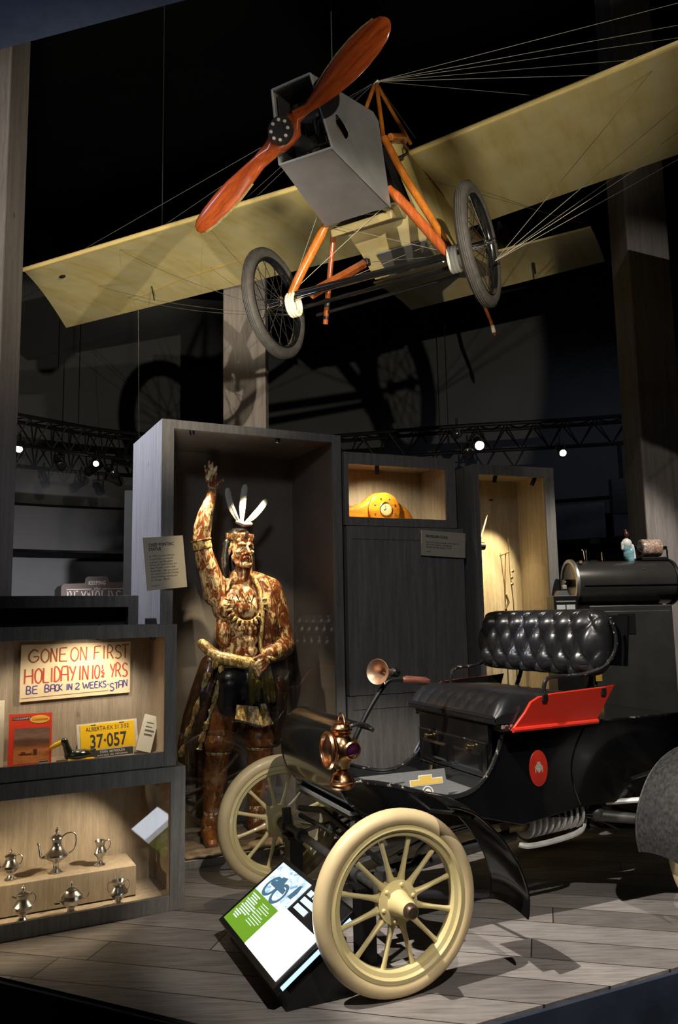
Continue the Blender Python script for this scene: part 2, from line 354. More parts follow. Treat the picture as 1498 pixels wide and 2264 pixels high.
# strokes of hand-drawn capitals, each in a unit box
STROKES = {
 'A': [[(0, 0), (.08, .92), (.5, 1.), (.85, .95), (.95, 0)], [(.05, .45), (.92, .45)]],
 'B': [[(.05, 0), (.1, 1), (.6, .98), (.75, .78), (.55, .55), (.12, .52)], [(.5, .53), (.85, .35), (.75, .06), (.05, 0)]],
 'C': [[(.9, .88), (.5, 1), (.12, .7), (.1, .3), (.45, 0), (.9, .1)]],
 'D': [[(.1, 0), (.12, 1), (.6, .9), (.88, .5), (.6, .08), (.1, 0)]],
 'E': [[(.95, 1), (.1, .98), (.05, .02), (1, 0)], [(.08, .52), (.8, .53)]],
 'F': [[(.95, 1), (.15, .97), (.05, 0)], [(.1, .52), (.75, .54)]],
 'G': [[(.9, .85), (.5, 1), (.1, .65), (.12, .2), (.5, 0), (.9, .2), (.95, .45), (.5, .43)]],
 'H': [[(.05, 0), (.08, 1)], [(.95, 0), (.92, 1)], [(.06, .5), (.93, .52)]],
 'I': [[(.5, 0), (.5, 1)]],
 'K': [[(.08, 0), (.1, 1)], [(.9, 1), (.12, .45), (.95, 0)]],
 'L': [[(.1, 1), (.08, .02), (.95, 0)]],
 'N': [[(.05, 0), (.1, 1), (.88, 0), (.92, 1)]],
 'O': [[(.5, 1), (.12, .75), (.1, .25), (.5, 0), (.88, .25), (.9, .75), (.5, 1)]],
 'R': [[(.05, 0), (.1, 1), (.65, .95), (.8, .72), (.55, .5), (.1, .48)], [(.4, .48), (.95, 0)]],
 'S': [[(.9, .85), (.5, 1), (.12, .8), (.3, .55), (.75, .42), (.88, .18), (.5, 0), (.08, .1)]],
 'T': [[(0, 1), (1, 1.02)], [(.5, 1), (.52, 0)]],
 'W': [[(0, 1), (.25, 0), (.5, .7), (.75, 0), (1, 1)]],
 'Y': [[(.05, 1), (.5, .5)], [(.95, 1), (.4, 0)]],
 '2': [[(.1, .8), (.45, 1), (.85, .78), (.5, .35), (.08, .02), (.95, 0)]],
 '1': [[(.5, 0), (.5, 1)]], '0': [[(.5, 1), (.12, .75), (.1, .25), (.5, 0), (.88, .25), (.9, .75), (.5, 1)]],
 '/': [[(.1, .2), (.9, .8)]], '-': [[(.2, .45), (.8, .45)]], '.': [[(.45, .0), (.55, .04)]]}
def ribbon(mb, pts, w, M, th=.0008):
    if 2 < len(pts) < 5:      # sharp-cornered strokes: one piece per straight
        for a, b in zip(pts[:-1], pts[1:]): ribbon(mb, [a, b], w, M, th)
        return
    P = [Vector((p[0], p[1], 0)) for p in pts]; n = len(P); L = []; 
    for i in range(n):
        t = (P[min(i + 1, n - 1)] - P[max(i - 1, 0)]); t = t.normalized() if t.length > 1e-9 else Vector((1, 0, 0)); q = Vector((-t.y, t.x, 0)) * w / 2
        L.append([P[i] + q, P[i] - q, P[i] - q + Vector((0, 0, th)), P[i] + q + Vector((0, 0, th))])
    mb.loft([[tuple(M @ p) for p in l] for l in L])
def handwrite(mb, ch, x, y, w, h, sw, M):
    if ch == ' ': return
    for st in STROKES[ch]:
        pts = [(x + p[0] * w, y + p[1] * h) for p in st]
        if len(st) > 4 or ch in 'COGS': pts = [tuple(p)[:2] for p in smooth_path([(a, b, 0) for a, b in pts], 5)]
        ribbon(mb, pts, sw, M)
# ================================================================== THE SETTING
def sobj(name, mb, mat, **k): return struct(mb.build(name, mat, **k))
mb = MB(); mb.box2((-10, -5, -.25), (10, 14.5, -.2)); sobj('floor', mb, M_DKFLOOR, smooth=False)
mb = MB(); mb.box2((-10, -5, 7.0), (10, 14.5, 7.1)); sobj('ceiling', mb, M_BLACKWALL, smooth=False)
for nm, a, b in (('wall_left', (-10.1, -5, -.2), (-10, 14.5, 7)), ('wall_right', (10, -5, -.2), (10.1, 14.5, 7)), ('wall_front', (-10, -5.1, -.2), (10, -5, 7))):
    mb = MB(); mb.box2(a, b); sobj(nm, mb, M_BLACKWALL, smooth=False)
# raised deck: a pointed corner towards the visitor, planked
mb = MB(); P = [(0, 2.85), (9.0, 7.08), (9.0, 9.0), (-9.0, 9.0), (-9.0, 6.99)]
mb.prism(P, -.2, 0.0); sobj('platform_deck', mb, M_FLOOR, smooth=False)
mb = MB()
for q in (((0, 2.85), (9, 7.08)), ((0, 2.85), (-9, 6.99))):
    (x0, y0), (x1, y1) = q; d = Vector((x1 - x0, y1 - y0, 0)).normalized(); n = Vector((d.y, -d.x, 0)); n = n if n.y < 0 else -n
    mb.hexa([(x0, y0, -.199), (x1, y1, -.199), (x1 + n.x * .02, y1 + n.y * .02, -.199), (x0 + n.x * .02, y0 + n.y * .02, -.199),
             (x0, y0, -.012), (x1, y1, -.012), (x1 + n.x * .02, y1 + n.y * .02, -.012), (x0 + n.x * .02, y0 + n.y * .02, -.012)])
sobj('platform_fascia', mb, M_DKFLOOR, smooth=False)
# curved back wall in three stepped bands
WL = smooth_path([(-10, 3.5, 0), (-8, 8.4, 0), (-5.6, 11.6, 0), (-3, 13.1, 0), (0, 13.55, 0), (3, 13.1, 0), (5.6, 11.6, 0), (8, 8.4, 0), (10, 3.5, 0)], 10)
def wall_band(name, z0, z1, inset, mat):
    n = len(WL); pts = []
    for i, p in enumerate(WL):
        t = (WL[min(i + 1, n - 1)] - WL[max(i - 1, 0)]).normalized(); q = Vector((t.y, -t.x, 0)); q = q if q.dot(Vector((0, 5, 0)) - p) > 0 else -q
        pts.append(p + q * inset)
    mb = MB(); outer = [p + (p - Vector((0, 4, 0))).normalized() * .12 for p in pts]
    loops = [[(a.x, a.y, z0), (a.x, a.y, z1), (b.x, b.y, z1), (b.x, b.y, z0)] for a, b in zip(pts, outer)]
    mb.loft(loops); return sobj(name, mb, mat)
wall_band('wall_back', -.2, 2.50, 0, M_WALL)
wall_band('wall_back_fascia', 2.50, 3.22, .22, plain('dark_band_paint', (.062, .062, .066), .8, var=.1, scale=1.2))
wall_band('wall_back_upper', 3.24, 7.0, .0, M_WALL)
wall_band('trim_1', 2.42, 2.50, .3, M_BLACKWALL)
wall_band('trim_2', 3.21, 3.245, .26, M_BLACKWALL)
# acoustic panels on the right-hand stretch of the wall
def wall_panel(x0, x1, z0, z1, y0, y1):
    mb = MB(); mb.hexa([(x0, y0, z0), (x1, y1, z0), (x1, y1 + .06, z0), (x0, y0 + .06, z0), (x0, y0, z1), (x1, y1, z1), (x1, y1 + .06, z1), (x0, y0 + .06, z1)])
    o = mb.build('acoustic_panel', plain('slate_panel_felt', (.12, .125, .15), .9, var=.08), smooth=False, bevel=.01); return o
tag(wall_panel(3.30, 4.06, 2.56, 3.11, 12.45, 12.0), 'slate grey felt panel on the far wall, nearer the tall lit case', 'wall panel', 'wall panels behind the boiler')
tag(wall_panel(4.18, 4.66, 2.57, 3.13, 12.0, 11.72), 'slate grey felt panel on the far wall beside the right post', 'wall panel', 'wall panels behind the boiler')
# posts
def post(name, x0, y0, w, d, z0, z1, rot=0.):
    mb = MB(); mb.box((0, 0, (z0 + z1) / 2), (w, d, z1 - z0)); o = mb.build(name, M_COLUMN, smooth=False, bevel=.012); o.location = (x0, y0, 0); o.rotation_euler = (0, 0, rot); return struct(o)
post('column_middle', -.862, 7.33, .40, .30, 0, 4.86)
post('column_right', 2.50, 6.17, .35, .30, 0, 6.99, math.radians(6))
post('column_left', -2.185, 4.72, .35, .30, 0, 6.99)
# blue-grey beam crossing overhead, upper left
d = Vector((-.957, .289, 0)); n = Vector((.289, .957, 0)); A = Vector((-1.597, 3.50, 4.49)) - d * 3.6; B = A + d * 9
mb = MB()
for z0, z1, off in ((0, .17, 0), (.17, .20, .03), (.20, .25, 0), (.25, .275, .03), (.275, .42, 0)):
    a, b = A + n * off, B + n * off; w = n * (.3 - 2 * off)
    mb.hexa([a + V(0, 0, z0), b + V(0, 0, z0), b + w + V(0, 0, z0), a + w + V(0, 0, z0), a + V(0, 0, z1), b + V(0, 0, z1), b + w + V(0, 0, z1), a + w + V(0, 0, z1)])
sobj('beam_overhead', mb, M_BEAM, smooth=False)
area('beam_wash', (-2.3, 2.6, 3.4), (-1.9, 3.6, 4.5), 5.0, (.6, .1), (.5, .62, 1))

# ------------------------------------------------------------------ lighting truss with its lamps
TR = smooth_path([(-6.4, 7.0, 3.80), (-5, 8.2, 3.79), (-3.85, 9.5, 3.77), (-2.78, 10.5, 3.77), (-.8, 11.0, 3.77), (1.5, 10.5, 3.78), (3.75, 10.0, 3.77), (6.4, 9.0, 3.77)], 12)
tr = thing('lighting_truss', 'black curved lattice lighting truss hung in front of the far wall', 'truss', (0, 0, 0))
TN = []
for i in range(len(TR)):
    t = (TR[min(i + 1, len(TR) - 1)] - TR[max(i - 1, 0)]).normalized(); q = Vector((t.y, -t.x, 0)); TN.append(q if q.y < 0 else -q)
CH = [[p + TN[i] * .17 + V(0, 0, .15) for i, p in enumerate(TR)], [p - TN[i] * .17 + V(0, 0, .15) for i, p in enumerate(TR)], [p + V(0, 0, -.17) for p in TR]]
for c in CH:
    mb = MB(); mb.tube(c, .026, 8); mb.build('chord', M_BLACKMETAL, tr)
mb = MB()
for i in range(0, len(TR) - 2, 2):
    for a, b in ((0, 2), (1, 2), (0, 1)):
        mb.tube([CH[a][i], CH[b][i + 1]], .010, 5); mb.tube([CH[b][i + 1], CH[a][i + 2]], .010, 5)
mb.build('lattice', M_BLACKMETAL, tr)
for k in (30, 60, 75):
    mb = MB(); mb.tube([TR[k] + V(0, 0, .15), TR[k] + V(0, 0, 3.22)], .006, 6); mb.build('hanger_cable', M_BLACKMETAL, tr)
mb = MB(); mb.tube([(3.62, 10.0, 3.6), (3.62, 10.0, 2.95)], .03, 8); mb.box((3.62, 10.0, 2.9), (.3, .12, .45)); mb.build('drop_arm', M_BLACKMETAL, tr)
M_LENSON = emit('lit_lamp_lens', (1, .96, .9), 22); M_LENSOFF = plain('dark_lens', (.02, .02, .025), .1)
def stage_light(loc, aim, r, L, on, label):
    t = thing('stage_light', label, 'stage light', loc, 0, 'stage lights on the truss')
    d = (Vector(aim) - Vector(loc)).normalized(); Q = d.to_track_quat('Z', 'Y').to_matrix().to_4x4()
    mb = MB(); mb.lathe([(r * .55, -L), (r * .8, -L * .9), (r * .85, -L * .25), (r, -L * .2), (r * 1.02, 0), (r * .9, .004)], 20, Q); mb.build('housing', M_BLACKMETAL, t)
    mb = MB(); mb.lathe([(r * .86, .001), (r * .8, .012), (r * .4, .02), (.001, .022)], 20, Q); mb.build('lens', M_LENSON if on else M_LENSOFF, t)
    mb = MB(); c = -d * L * .5
    mb.tube([c + V(r * 1.1, 0, 0), c + V(r * 1.1, 0, r * 1.7), c + V(-r * 1.1, 0, r * 1.7), c + V(-r * 1.1, 0, 0)], .012, 6); mb.tube([c + V(0, 0, r * 1.7), c + V(0, 0, r * 1.7 + .1)], .014, 6); mb.build('yoke', M_BLACKMETAL, t)
    return t
for loc, aim, r, L, on, lb in (
    ((-3.99, 9.72, 3.60), (-1.5, 2, 1.2), .05, .26, True, 'lit stage light at the left end of the truss beside the left post'),
    ((-3.14, 10.1, 3.47), (-1.2, 2, 1.3), .042, .24, True, 'small lit stage light hanging lower on the left run of the truss'),
    ((-2.95, 10.3, 3.36), (-1.9, 8.5, 2.6), .06, .34, False, 'unlit black stage light lowest of the group left of the statue case'),
    ((-2.72, 10.4, 3.50), (-1.4, 9.6, 3.1), .06, .34, False, 'unlit black stage light nearest the statue case top'),
    ((-3.55, 10.0, 3.42), (-2.9, 9.0, 2.8), .06, .34, False, 'unlit black stage light between the two lit lamps on the left'),
    ((-3.28, 10.2, 3.38), (-3.6, 9.4, 2.9), .06, .3, False, 'unlit black stage light hanging below the small lit lamp'),
    ((1.86, 10.2, 3.64), (1.5, 4, .5), .07, .3, True, 'large lit stage light on the truss above the clock case'),
    ((2.89, 10.0, 3.48), (2.4, 4, .5), .05, .34, True, 'lit black stage light hanging above the tall yellow-lit case'),
    ((1.55, 10.2, 3.80), (.9, 8, 3.3), .07, .3, False, 'unlit black stage light bunched on top of the truss right of the statue case'),
    ((1.70, 10.15, 3.52), (1.5, 8, 2.6), .075, .22, False, 'unlit black stage light turned down behind the large lit one')):
    stage_light(loc, aim, r, L, on, lb)
# ================================================================== DISPLAY CASES
def frame_mat(x, y, deg, z=0.): return T(x, y, z) @ RZ(math.radians(deg))
def case_light(loc, aim, power, angle, label, color=WARM, r=.016, on=True, blend=.5, group='small case lamps'):
    t = thing('case_light', label, 'spotlight', loc, 0, group)
    d = (Vector(aim) - Vector(loc)).normalized(); Q = d.to_track_quat('Z', 'Y').to_matrix().to_4x4()
    mb = MB(); mb.lathe([(r * .7, -.07), (r, -.065), (r, 0), (r * .85, .001), (r * .8, -.006)], 14, Q); mb.build('housing', M_BLACKMETAL, t)
    mb = MB(); mb.lathe([(r * .8, -.006), (r * .5, -.003), (.0005, -.002)], 14, Q); mb.build('lens', emit('case_lamp_lens', (1, .92, .75), 30), t)
    mb = MB(); mb.tube([-d * .05, -d * .05 + V(0, 0, .035)], .005, 6); mb.build('stem', M_BLACKMETAL, t)
    if power: spot('lamp_in_case', tuple(Vector(loc) + d * .012), aim, power, angle, color, blend, .012)
    return t
def display_case(label, x, y, deg, z0, w, d, h, fr, lining=True, pane=True, th=.03, lit=None, open_bottom=False):
    """fr = frame widths left, right, bottom, top of the front opening"""
    t = thing('display_case', label, 'display case', (x, y, z0), math.radians(deg), 'grey wooden display cases')
    L, R, Bt, Tp = fr
    for nm, a, b in (('side_panel', (0, .02, 0), (th, d, h)), ('side_panel', (w - th, .02, 0), (w, d, h)), ('top_panel', (th, .02, h - th), (w - th, d, h)),
                     ('base_panel', (th, .02, 0), (w - th, d, th)), ('back_panel', (th, d - th, th), (w - th, d, h - th))):
        mb = MB(); mb.box2(a, b); mb.build(nm, M_CASE, t, smooth=False, bevel=.002)
    mb = MB()
    for a, b in (((0, 0, 0), (L, .0195, h)), ((w - R, 0, 0), (w, .0195, h)), ((L, 0, h - Tp), (w - R, .0195, h)), ((L, 0, 0), (w - R, .0195, Bt))): mb.box2(a, b)
    mb.build('front_frame', M_CASE, t, smooth=False, bevel=.002)
    if lining:
        mb = MB(); e = .004; a0, a1, b1, z_0, z_1 = th + e, w - th - e, d - th - e, th + e, h - th - e
        for a, b in (((a0 - .003, .03, z_0), (a0, b1, z_1)), ((a1, .03, z_0), (a1 + .003, b1, z_1)), ((a0, b1, z_0), (a1, b1 + .003, z_1)), ((a0, .03, z_0 - .003), (a1, b1, z_0)), ((a0, .03, z_1), (a1, b1, z_1 + .003))): mb.box2(a, b)
        mb.build('lining', M_CASEIN if lining is True else lining, t, smooth=False)
    if pane:
        mb = MB(); mb.box2((L - .004, .0205, Bt - .004), (w - R + .004, .0255, h - Tp + .004)); mb.build('glass_pane', M_GLASS, t, smooth=False)
    return t
BIGM = frame_mat(-1.088, 4.8, 27); LOWM = frame_mat(-1.595, 3.864, 27); CLKM = frame_mat(.04, 5.45, 23); NARM = frame_mat(.95, 5.75, 20)
def W4(M, *p): return tuple(M @ Vector(p))
display_case('tall grey wooden case holding the painted chief statue', -1.088, 4.8, 27, 0, 1.245, .80, 2.70, (.078, .066, .035, .055), lining=plain('charcoal_brown_lining', (.17, .15, .135), .7, var=.15, scale=4))
p = LOWM @ Vector((-.62, 0, 0)); display_case('low grey wooden case on the deck holding the silver tea service', p.x, p.y, 27, 0, 1.487, .50, .705, (.08, .078, .075, .075))
p = LOWM @ Vector((-.62, .012, 0)); display_case('grey wooden case with handwritten sign, stacked on the silver case', p.x, p.y, 27, .706, 1.44, .47, .73, (.08, .062, .075, .066))
p = CLKM @ Vector((0, 0, 0)); display_case('small grey wooden case holding the propeller clock', p.x, p.y, 23, 2.085, .90, .50, .52, (.034, .085, .06, .085))
p = NARM @ Vector((.05, 0, 0)); display_case('narrow tall grey wooden case lit yellow, right of the clock', p.x, p.y, 20, 0, .70, .50, 2.56, (.045, .085, .05, .078))
# solid cabinet under the clock, and the plain block beneath it
def block(name, label, x, y, deg, z0, w, d, h, panel=True):
    t = thing(name, label, 'cabinet', (x, y, z0), math.radians(deg), 'grey wooden blocks under the clock')
    mb = MB(); mb.box2((0, .012, 0), (w, d, h)); mb.build('carcass', M_CASE, t, smooth=False, bevel=.003)
    if panel:
        mb = MB(); mb.box2((0, 0, h - .09), (w, .011, h)); mb.box2((0, 0, 0), (.04, .011, h - .09)); mb.box2((w - .04, 0, 0), (w, .011, h - .09)); mb.box2((.04, .007, 0), (w - .04, .011, h - .09)); mb.build('front_panel', M_CASE, t, smooth=False)
    return t
p = CLKM @ Vector((.005, -.012, 0)); block('plinth_cabinet', 'large grey wooden cabinet standing under the propeller clock case', p.x, p.y, 23, .925, .935, .52, 1.155)
p = CLKM @ Vector((-.005, .0, 0)); block('plinth_block', 'lowest grey wooden block under the clock cabinet, behind the horn', p.x, p.y, 23, 0, .93, .50, .92)
# dark case behind the left stack
display_case('dark empty grey case standing behind the stacked left cases', *(lambda q: (q.x, q.y))(frame_mat(-1.6, 4.7, 27) @ Vector((-1.0, 0, 0))), 27, 0, 1.405, .28, 1.61, (.06, .06, .06, .07), pane=False, lining=plain('dark_pine_lining', (.10, .095, .088), .7, var=.15, scale=5))
# slim dark board standing on edge beside the statue case
tag(MB().box2((-1.60, 5.85, 0), (-1.535, 6.9, 2.42)).build('display_board', [plain('olive_brown_board', (.05, .045, .03), .6)], smooth=False, bevel=.004), 'slim dark board on edge standing left of the statue case', 'board')

# ------------------------------------------------------------------ lamps inside the cases
case_light(W4(BIGM, .795, .060, 2.625), W4(BIGM, .58, .24, 1.50), 150, 52, 'small lit lamp in the ceiling of the statue case, right of the feathers', (1, .80, .50), blend=.35)
case_light(W4(BIGM, .21, .055, 2.625), W4(BIGM, .50, .24, 1.45), 80, 46, 'small lamp in the ceiling of the statue case, above the raised hand', (1, .80, .5))
case_light(W4(CLKM, .28, .05, 2.47), W4(CLKM, .36, .22, 2.20), 25, 125, 'tiny lamp in the ceiling above the propeller clock', (1, .82, .52), blend=.8)
case_light(W4(NARM, .60, .08, 2.43), W4(NARM, .25, .40, 1.45), 105, 66, 'tiny lit lamp at upper right inside the narrow yellow case', (1, .80, .40), blend=.5)
case_light(W4(NARM, .26, .06, 2.44), W4(NARM, .16, .42, 1.35), 100, 62, 'tiny lamp at upper middle inside the narrow yellow case', (1, .80, .40))
case_light(W4(LOWM, .73, .07, .61), W4(LOWM, .30, .25, .12), 22, 95, 'tiny lit lamp at the upper right inside the silver case', (1, .80, .55), blend=.6)
case_light(W4(LOWM, -.25, .07, .61), W4(LOWM, .05, .16, .05), 20, 95, 'tiny lamp at the upper left inside the silver case', (1, .78, .48), blend=.6)
case_light(W4(LOWM, .44, .20, 1.37), W4(LOWM, .40, .40, 1.05), 7.5, 120, 'tiny lamp just above the handwritten holiday sign', (1, .80, .58), blend=.7)
case_light(W4(LOWM, .70, .08, 1.36), W4(LOWM, .35, .30, .80), 9, 110, 'tiny lamp at the upper right corner of the sign case', (1, .86, .66), blend=.6)
case_light(W4(LOWM, -.1, .08, 1.36), W4(LOWM, .15, .25, .80), 8, 110, 'tiny lamp at the left end of the sign case', (1, .82, .6), blend=.6)
# ================================================================== THE MOTOR CAR  (local x = towards the rear, y = far side, z = up)
CARM = basis((.917, .399, 0), (-.399, .917, 0), (0, 0, 1), (-.083, 3.918, 0))
car = thing('vintage_car', 'black open tiller-steered motor car with cream wheels and red seat side', 'car', M=CARM)
M_BEAD = worn_edge_paint('worn_black_edge', (.012, .012, .012), (.45, .40, .34), 40, .60)
M_DUSTY = plain('dusty_black_fender', (.035, .035, .036), .55, 0, .1, var=.7, scale=60)
M_GREYMAT = plain('grey_floor_mat', (.14, .14, .145), .8, var=.15, scale=30)
M_OILY = plain('oily_grey_steel', (.075, .072, .07), .45, .5, var=.35, scale=20)
M_PALEALU = plain('pale_cast_metal', (.72, .72, .70), .5, .3, var=.15, scale=20)
# side panels with the swept footwell
prof = smooth_path([(-.075, .725, 0), (.02, .735, 0), (.17, .705, 0), (.335, .655, 0), (.47, .625, 0), (.58, .640, 0), (.67, .70, 0), (.73, .79, 0), (.762, .87, 0), (.775, .915, 0)], 5)
top = [(p.x, p.y) for p in prof]
low = [(1.95, .905), (2.03, .86), (2.04, .62), (1.9, .53), (1.55, .51), (1.2, .505), (.86, .46), (.70, .50), (.5, .553), (.344, .575), (.17, .553), (.08, .565), (.017, .594), (-.046, .66)]
for s in (-1, 1):
    mb = MB(); mb.prism(top + low, s * .335, s * .36, 'y'); sp = mb.build('side_panel', M_GLOSSBLACK, car, smooth=False, bevel=.004)
    mb = MB(); mb.tube([(p.x, s * .352, p.y + .004) for p in prof], .011, 8); mb.build('edge_bead', M_BEAD, sp)
    mb = MB(); mb.tube(smooth_path([(1.27, s * .363, .90), (1.20, s * .363, .80), (1.165, s * .363, .70), (1.175, s * .363, .60), (1.205, s * .363, .52)], 5), .005, 6); mb.build('seam_strip', M_GLOSSBLACK, sp)
mb = MB(); mb.box2((-.03, -.334, .597), (.70, .334, .612)); mb.build('floor_mat', M_GREYMAT, car, smooth=False)
mb = MB(); mb.box2((-.02, -.334, .575), (2.0, .334, .596)); mb.build('underbody', M_GLOSSBLACK, car, smooth=False)
# seat box with its drawer front
mb = MB(); mb.box2((.70, -.334, .597), (.72, .334, .93)); bx = mb.build('seat_box', M_GLOSSBLACK, car, smooth=False)
for z0, z1 in ((.700, .835),):
    mb = MB(); mb.box2((.690, -.325, .685), (.699, .325, .842)); dr = mb.build('drop_door', M_GLOSSBLACK, car, smooth=False, bevel=.003)
    for y0, y1 in ((-.29, -.03), (.03, .29)):
        mb = MB(); mb.hexa([(.689, y0, .705), (.689, y1, .705), (.689, y1, .80), (.689, y0, .80), (.682, y0 + .02, .72), (.682, y1 - .02, .72), (.682, y1 - .02, .785), (.682, y0 + .02, .785)])
        mb.build('raised_panel', M_GLOSSBLACK, dr, smooth=False, bevel=.003)
    for y in (.21, -.20):
        mb = MB(); mb.lathe([(.006, 0), (.005, .012), (.012, .018), (.012, .026), (.004, .03)], 14, T(.689, y, .818) @ RY(-PI / 2)); mb.build('knob', M_BRASS, dr)
for z in (.845, .675):
    mb = MB(); mb.tube([(.693, -.33, z), (.693, .33, z)], .004, 6); mb.build('trim_strip', M_BEAD, bx)
mb = MB(); mb.tube([(.689, .20, .665), (.685, .20, .64)], .012, 8); mb.build('hinge', M_BRASS, bx)
# rear deck
mb = MB(); mb.box2((1.24, -.336, .885), (1.93, .336, .905)); rd = mb.build('rear_deck', M_GLOSSBLACK, car, smooth=False, bevel=.006)
mb = MB(); mb.tube([(1.38, -.34, .908), (2.0, -.34, .908)], .007, 8); mb.build('deck_rail', M_BEAD, rd)
mb = MB(); mb.prism([(1.93, .905), (2.01, .86), (2.02, .62), (1.9, .535), (1.88, .60), (1.90, .86)], -.334, .334, 'y'); mb.build('tail_panel', M_GLOSSBLACK, car, smooth=False)
mb = MB(); mb.box2((.72, -.42, .908), (1.30, .42, .945)); mb.build('seat_frame', worn_edge_paint('chipped_black_wood', (.012, .012, .012), (.50, .42, .33), 30, .55), car, smooth=False, bevel=.006)
# seat cushion: pleats running front to back
g = []; ny, nx = 108, 18
def cush(u, v):      # u 0..1 front->back, v 0..1 across
    y = -.425 + .85 * v; pl = abs(math.sin(PI * v * 9.0)) ** .6; edge = min(1, min(v, 1 - v) / .04) ** .5
    x = .685 + .58 * u; fr = min(1, u / .12) ** .5
    return (x, y, 0.965 + (.085 + .034 * pl * min(1, u / .2) - .03 * u) * (.25 + .75 * fr) * (.35 + .65 * edge))
G = [[cush(i / nx, j / ny) for j in range(ny + 1)] for i in range(nx + 1)]
mb = MB(); mb.sheet(G); 
mb.add([(.685, -.425, .946), (.685, .425, .946), (1.265, .425, .946), (1.265, -.425, .946)], [(0, 1, 2, 3)])
rows = [[(p[0], p[1], .946) for p in G[0]], [(p[0] - .006, p[1], .965) for p in G[0]], G[0]]; mb.sheet(rows)
mb.sheet([[(p[0], p[1], .946) for p in G[-1]], G[-1]]); mb.sheet([[(r[0][0], r[0][1], .946) for r in G], [r[0] for r in G]]); mb.sheet([[(r[-1][0], r[-1][1], .946) for r in G], [r[-1] for r in G]])
cu = mb.build('seat_cushion', M_LEATHER, car, angle=60)
mb = MB(); mb.tube([(.682, -.42, .972), (.682, .42, .972)], .005, 6); mb.build('piping', M_LEATHER, cu)
# seat back: buttoned bolster
L = []; nA, nB = 72, 168
for b in range(nB + 1):
    t = -1 + 2 * b / nB; y = .525 * math.copysign(abs(t) ** .92, t)
    k = 1 - max(0, (abs(y) - .39) / .136) ** 2.6; k = max(.02, k) ** .5; lp = []
    for a in range(nA):
        q = 2 * PI * a / nA; ca, sa = math.cos(q), math.sin(q)
        hx = .085 * math.copysign(abs(ca) ** .75, ca) * k; hz = .168 * math.copysign(abs(sa) ** .62, sa) * (k * .55 + .45 if k > .05 else .02)
        px, pz = hx, hz
        if ca < .15:      # front face: diamonds with a button at each crossing
            yy = y / .135; zz = pz / .20
            dd = abs(math.sin(PI * (yy / 1 + zz))) * abs(math.sin(PI * (yy / 1 - zz))); pit = dd ** .5
            w = min(1, max(0, -ca + .15) * 3) * k
            px -= .045 * pit * w - .012 * w; 
        lp.append((1.300 + px + (pz) * .12, y + .012, 1.308 + pz))
    L.append(lp)
mb = MB(); mb.loft(L); sb = mb.build('seat_back', M_LEATHER, car, angle=180)
for k in range(-3, 4):
    for r in (-1, 1):
        y = .135 * (k + (.5 if r > 0 else 0)); 
        if abs(y) > .46: continue
        z = .100 * r
        mb = MB(); mb.sph((1.232 + z * .12, y + .012, 1.308 + z), (.006, .008, .008), 8); mb.build('button', M_LEATHER, sb)
mb = MB()
g = [[(1.40 + (z - 1.19) * .12, y, z) for y in (-.53, 0, .53)] for z in (1.19, 1.44)]; mb.sheet(g, .012); mb.build('back_board', M_GLOSSBLACK, car)
for s in (-1, 1):
    mb = MB(); mb.tube(smooth_path([(.97, s * .425, 1.02), (.965, s * .428, 1.085), (.985, s * .43, 1.14), (1.05, s * .435, 1.152), (1.16, s * .46, 1.155), (1.27, s * .50, 1.19), (1.325, s * .53, 1.26), (1.335, s * .535, 1.35), (1.31, s * .53, 1.43)], 6), .010, 8); mb.build('arm_rail', M_BEAD, car)
    # red (near) / matching far seat side
    pl = [(.760, .913), (1.265, .922), (1.360, 1.100), (1.28, 1.093), (.975, 1.078), (.90, 1.066), (.858, 1.045), (.832, 1.0)]
    mb = MB(); mb.loft([[(x, s * (.423 + (z - .913) * .22), z) for x, z in pl], [(x, s * (.441 + (z - .913) * .22), z) for x, z in pl]]); sd = mb.build('seat_side', M_RED, car, smooth=False, bevel=.005)
    mb = MB(); mb.loft([[(x, s * (.4225 + (z - .913) * .22), z) for x, z in pl], [(x, s * (.419 + (z - .913) * .22), z) for x, z in pl]]); mb.build('inner_lining', M_GLOSSBLACK, sd, smooth=False)
    mb = MB(); mb.tube([(.762, s * .45, .918), (1.265, s * .45, .926)], .012, 8); mb.build('side_moulding', M_RED, sd)
    for x, z in ((.935, 1.06), (1.29, 1.07)):
        mb = MB(); mb.box((x, s * .472, z), (.03, .022, .035)); mb.build('rail_clip', M_BLACKMETAL, sd, smooth=False, bevel=.004)
for y in (-.30, .30):
    mb = MB(); mb.tube([(1.28, y, .93), (1.36, y, 1.10), (1.40, y, 1.22)], .012, 8); mb.build('back_stay', M_BLACKMETAL, car)
# curved dash
dp = smooth_path([(.085, .955, 0), (.045, .982, 0), (-.01, .985, 0), (-.06, .955, 0), (-.092, .89, 0), (-.098, .81, 0), (-.08, .73, 0), (-.04, .66, 0), (.03, .605, 0), (.12, .582, 0)], 5)
mb = MB(); mb.sheet([[(p.x, y, p.y) for y in [-.352 + .704 * k / 6 for k in range(7)]] for p in dp], .012); da = mb.build('curved_dash', M_GLOSSBLACK, car, angle=60)
for s in (-1, 1):
    mb = MB(); mb.tube([(p.x, s * .352, p.y) for p in dp], .009, 8); mb.build('dash_edge', M_BEAD, da)
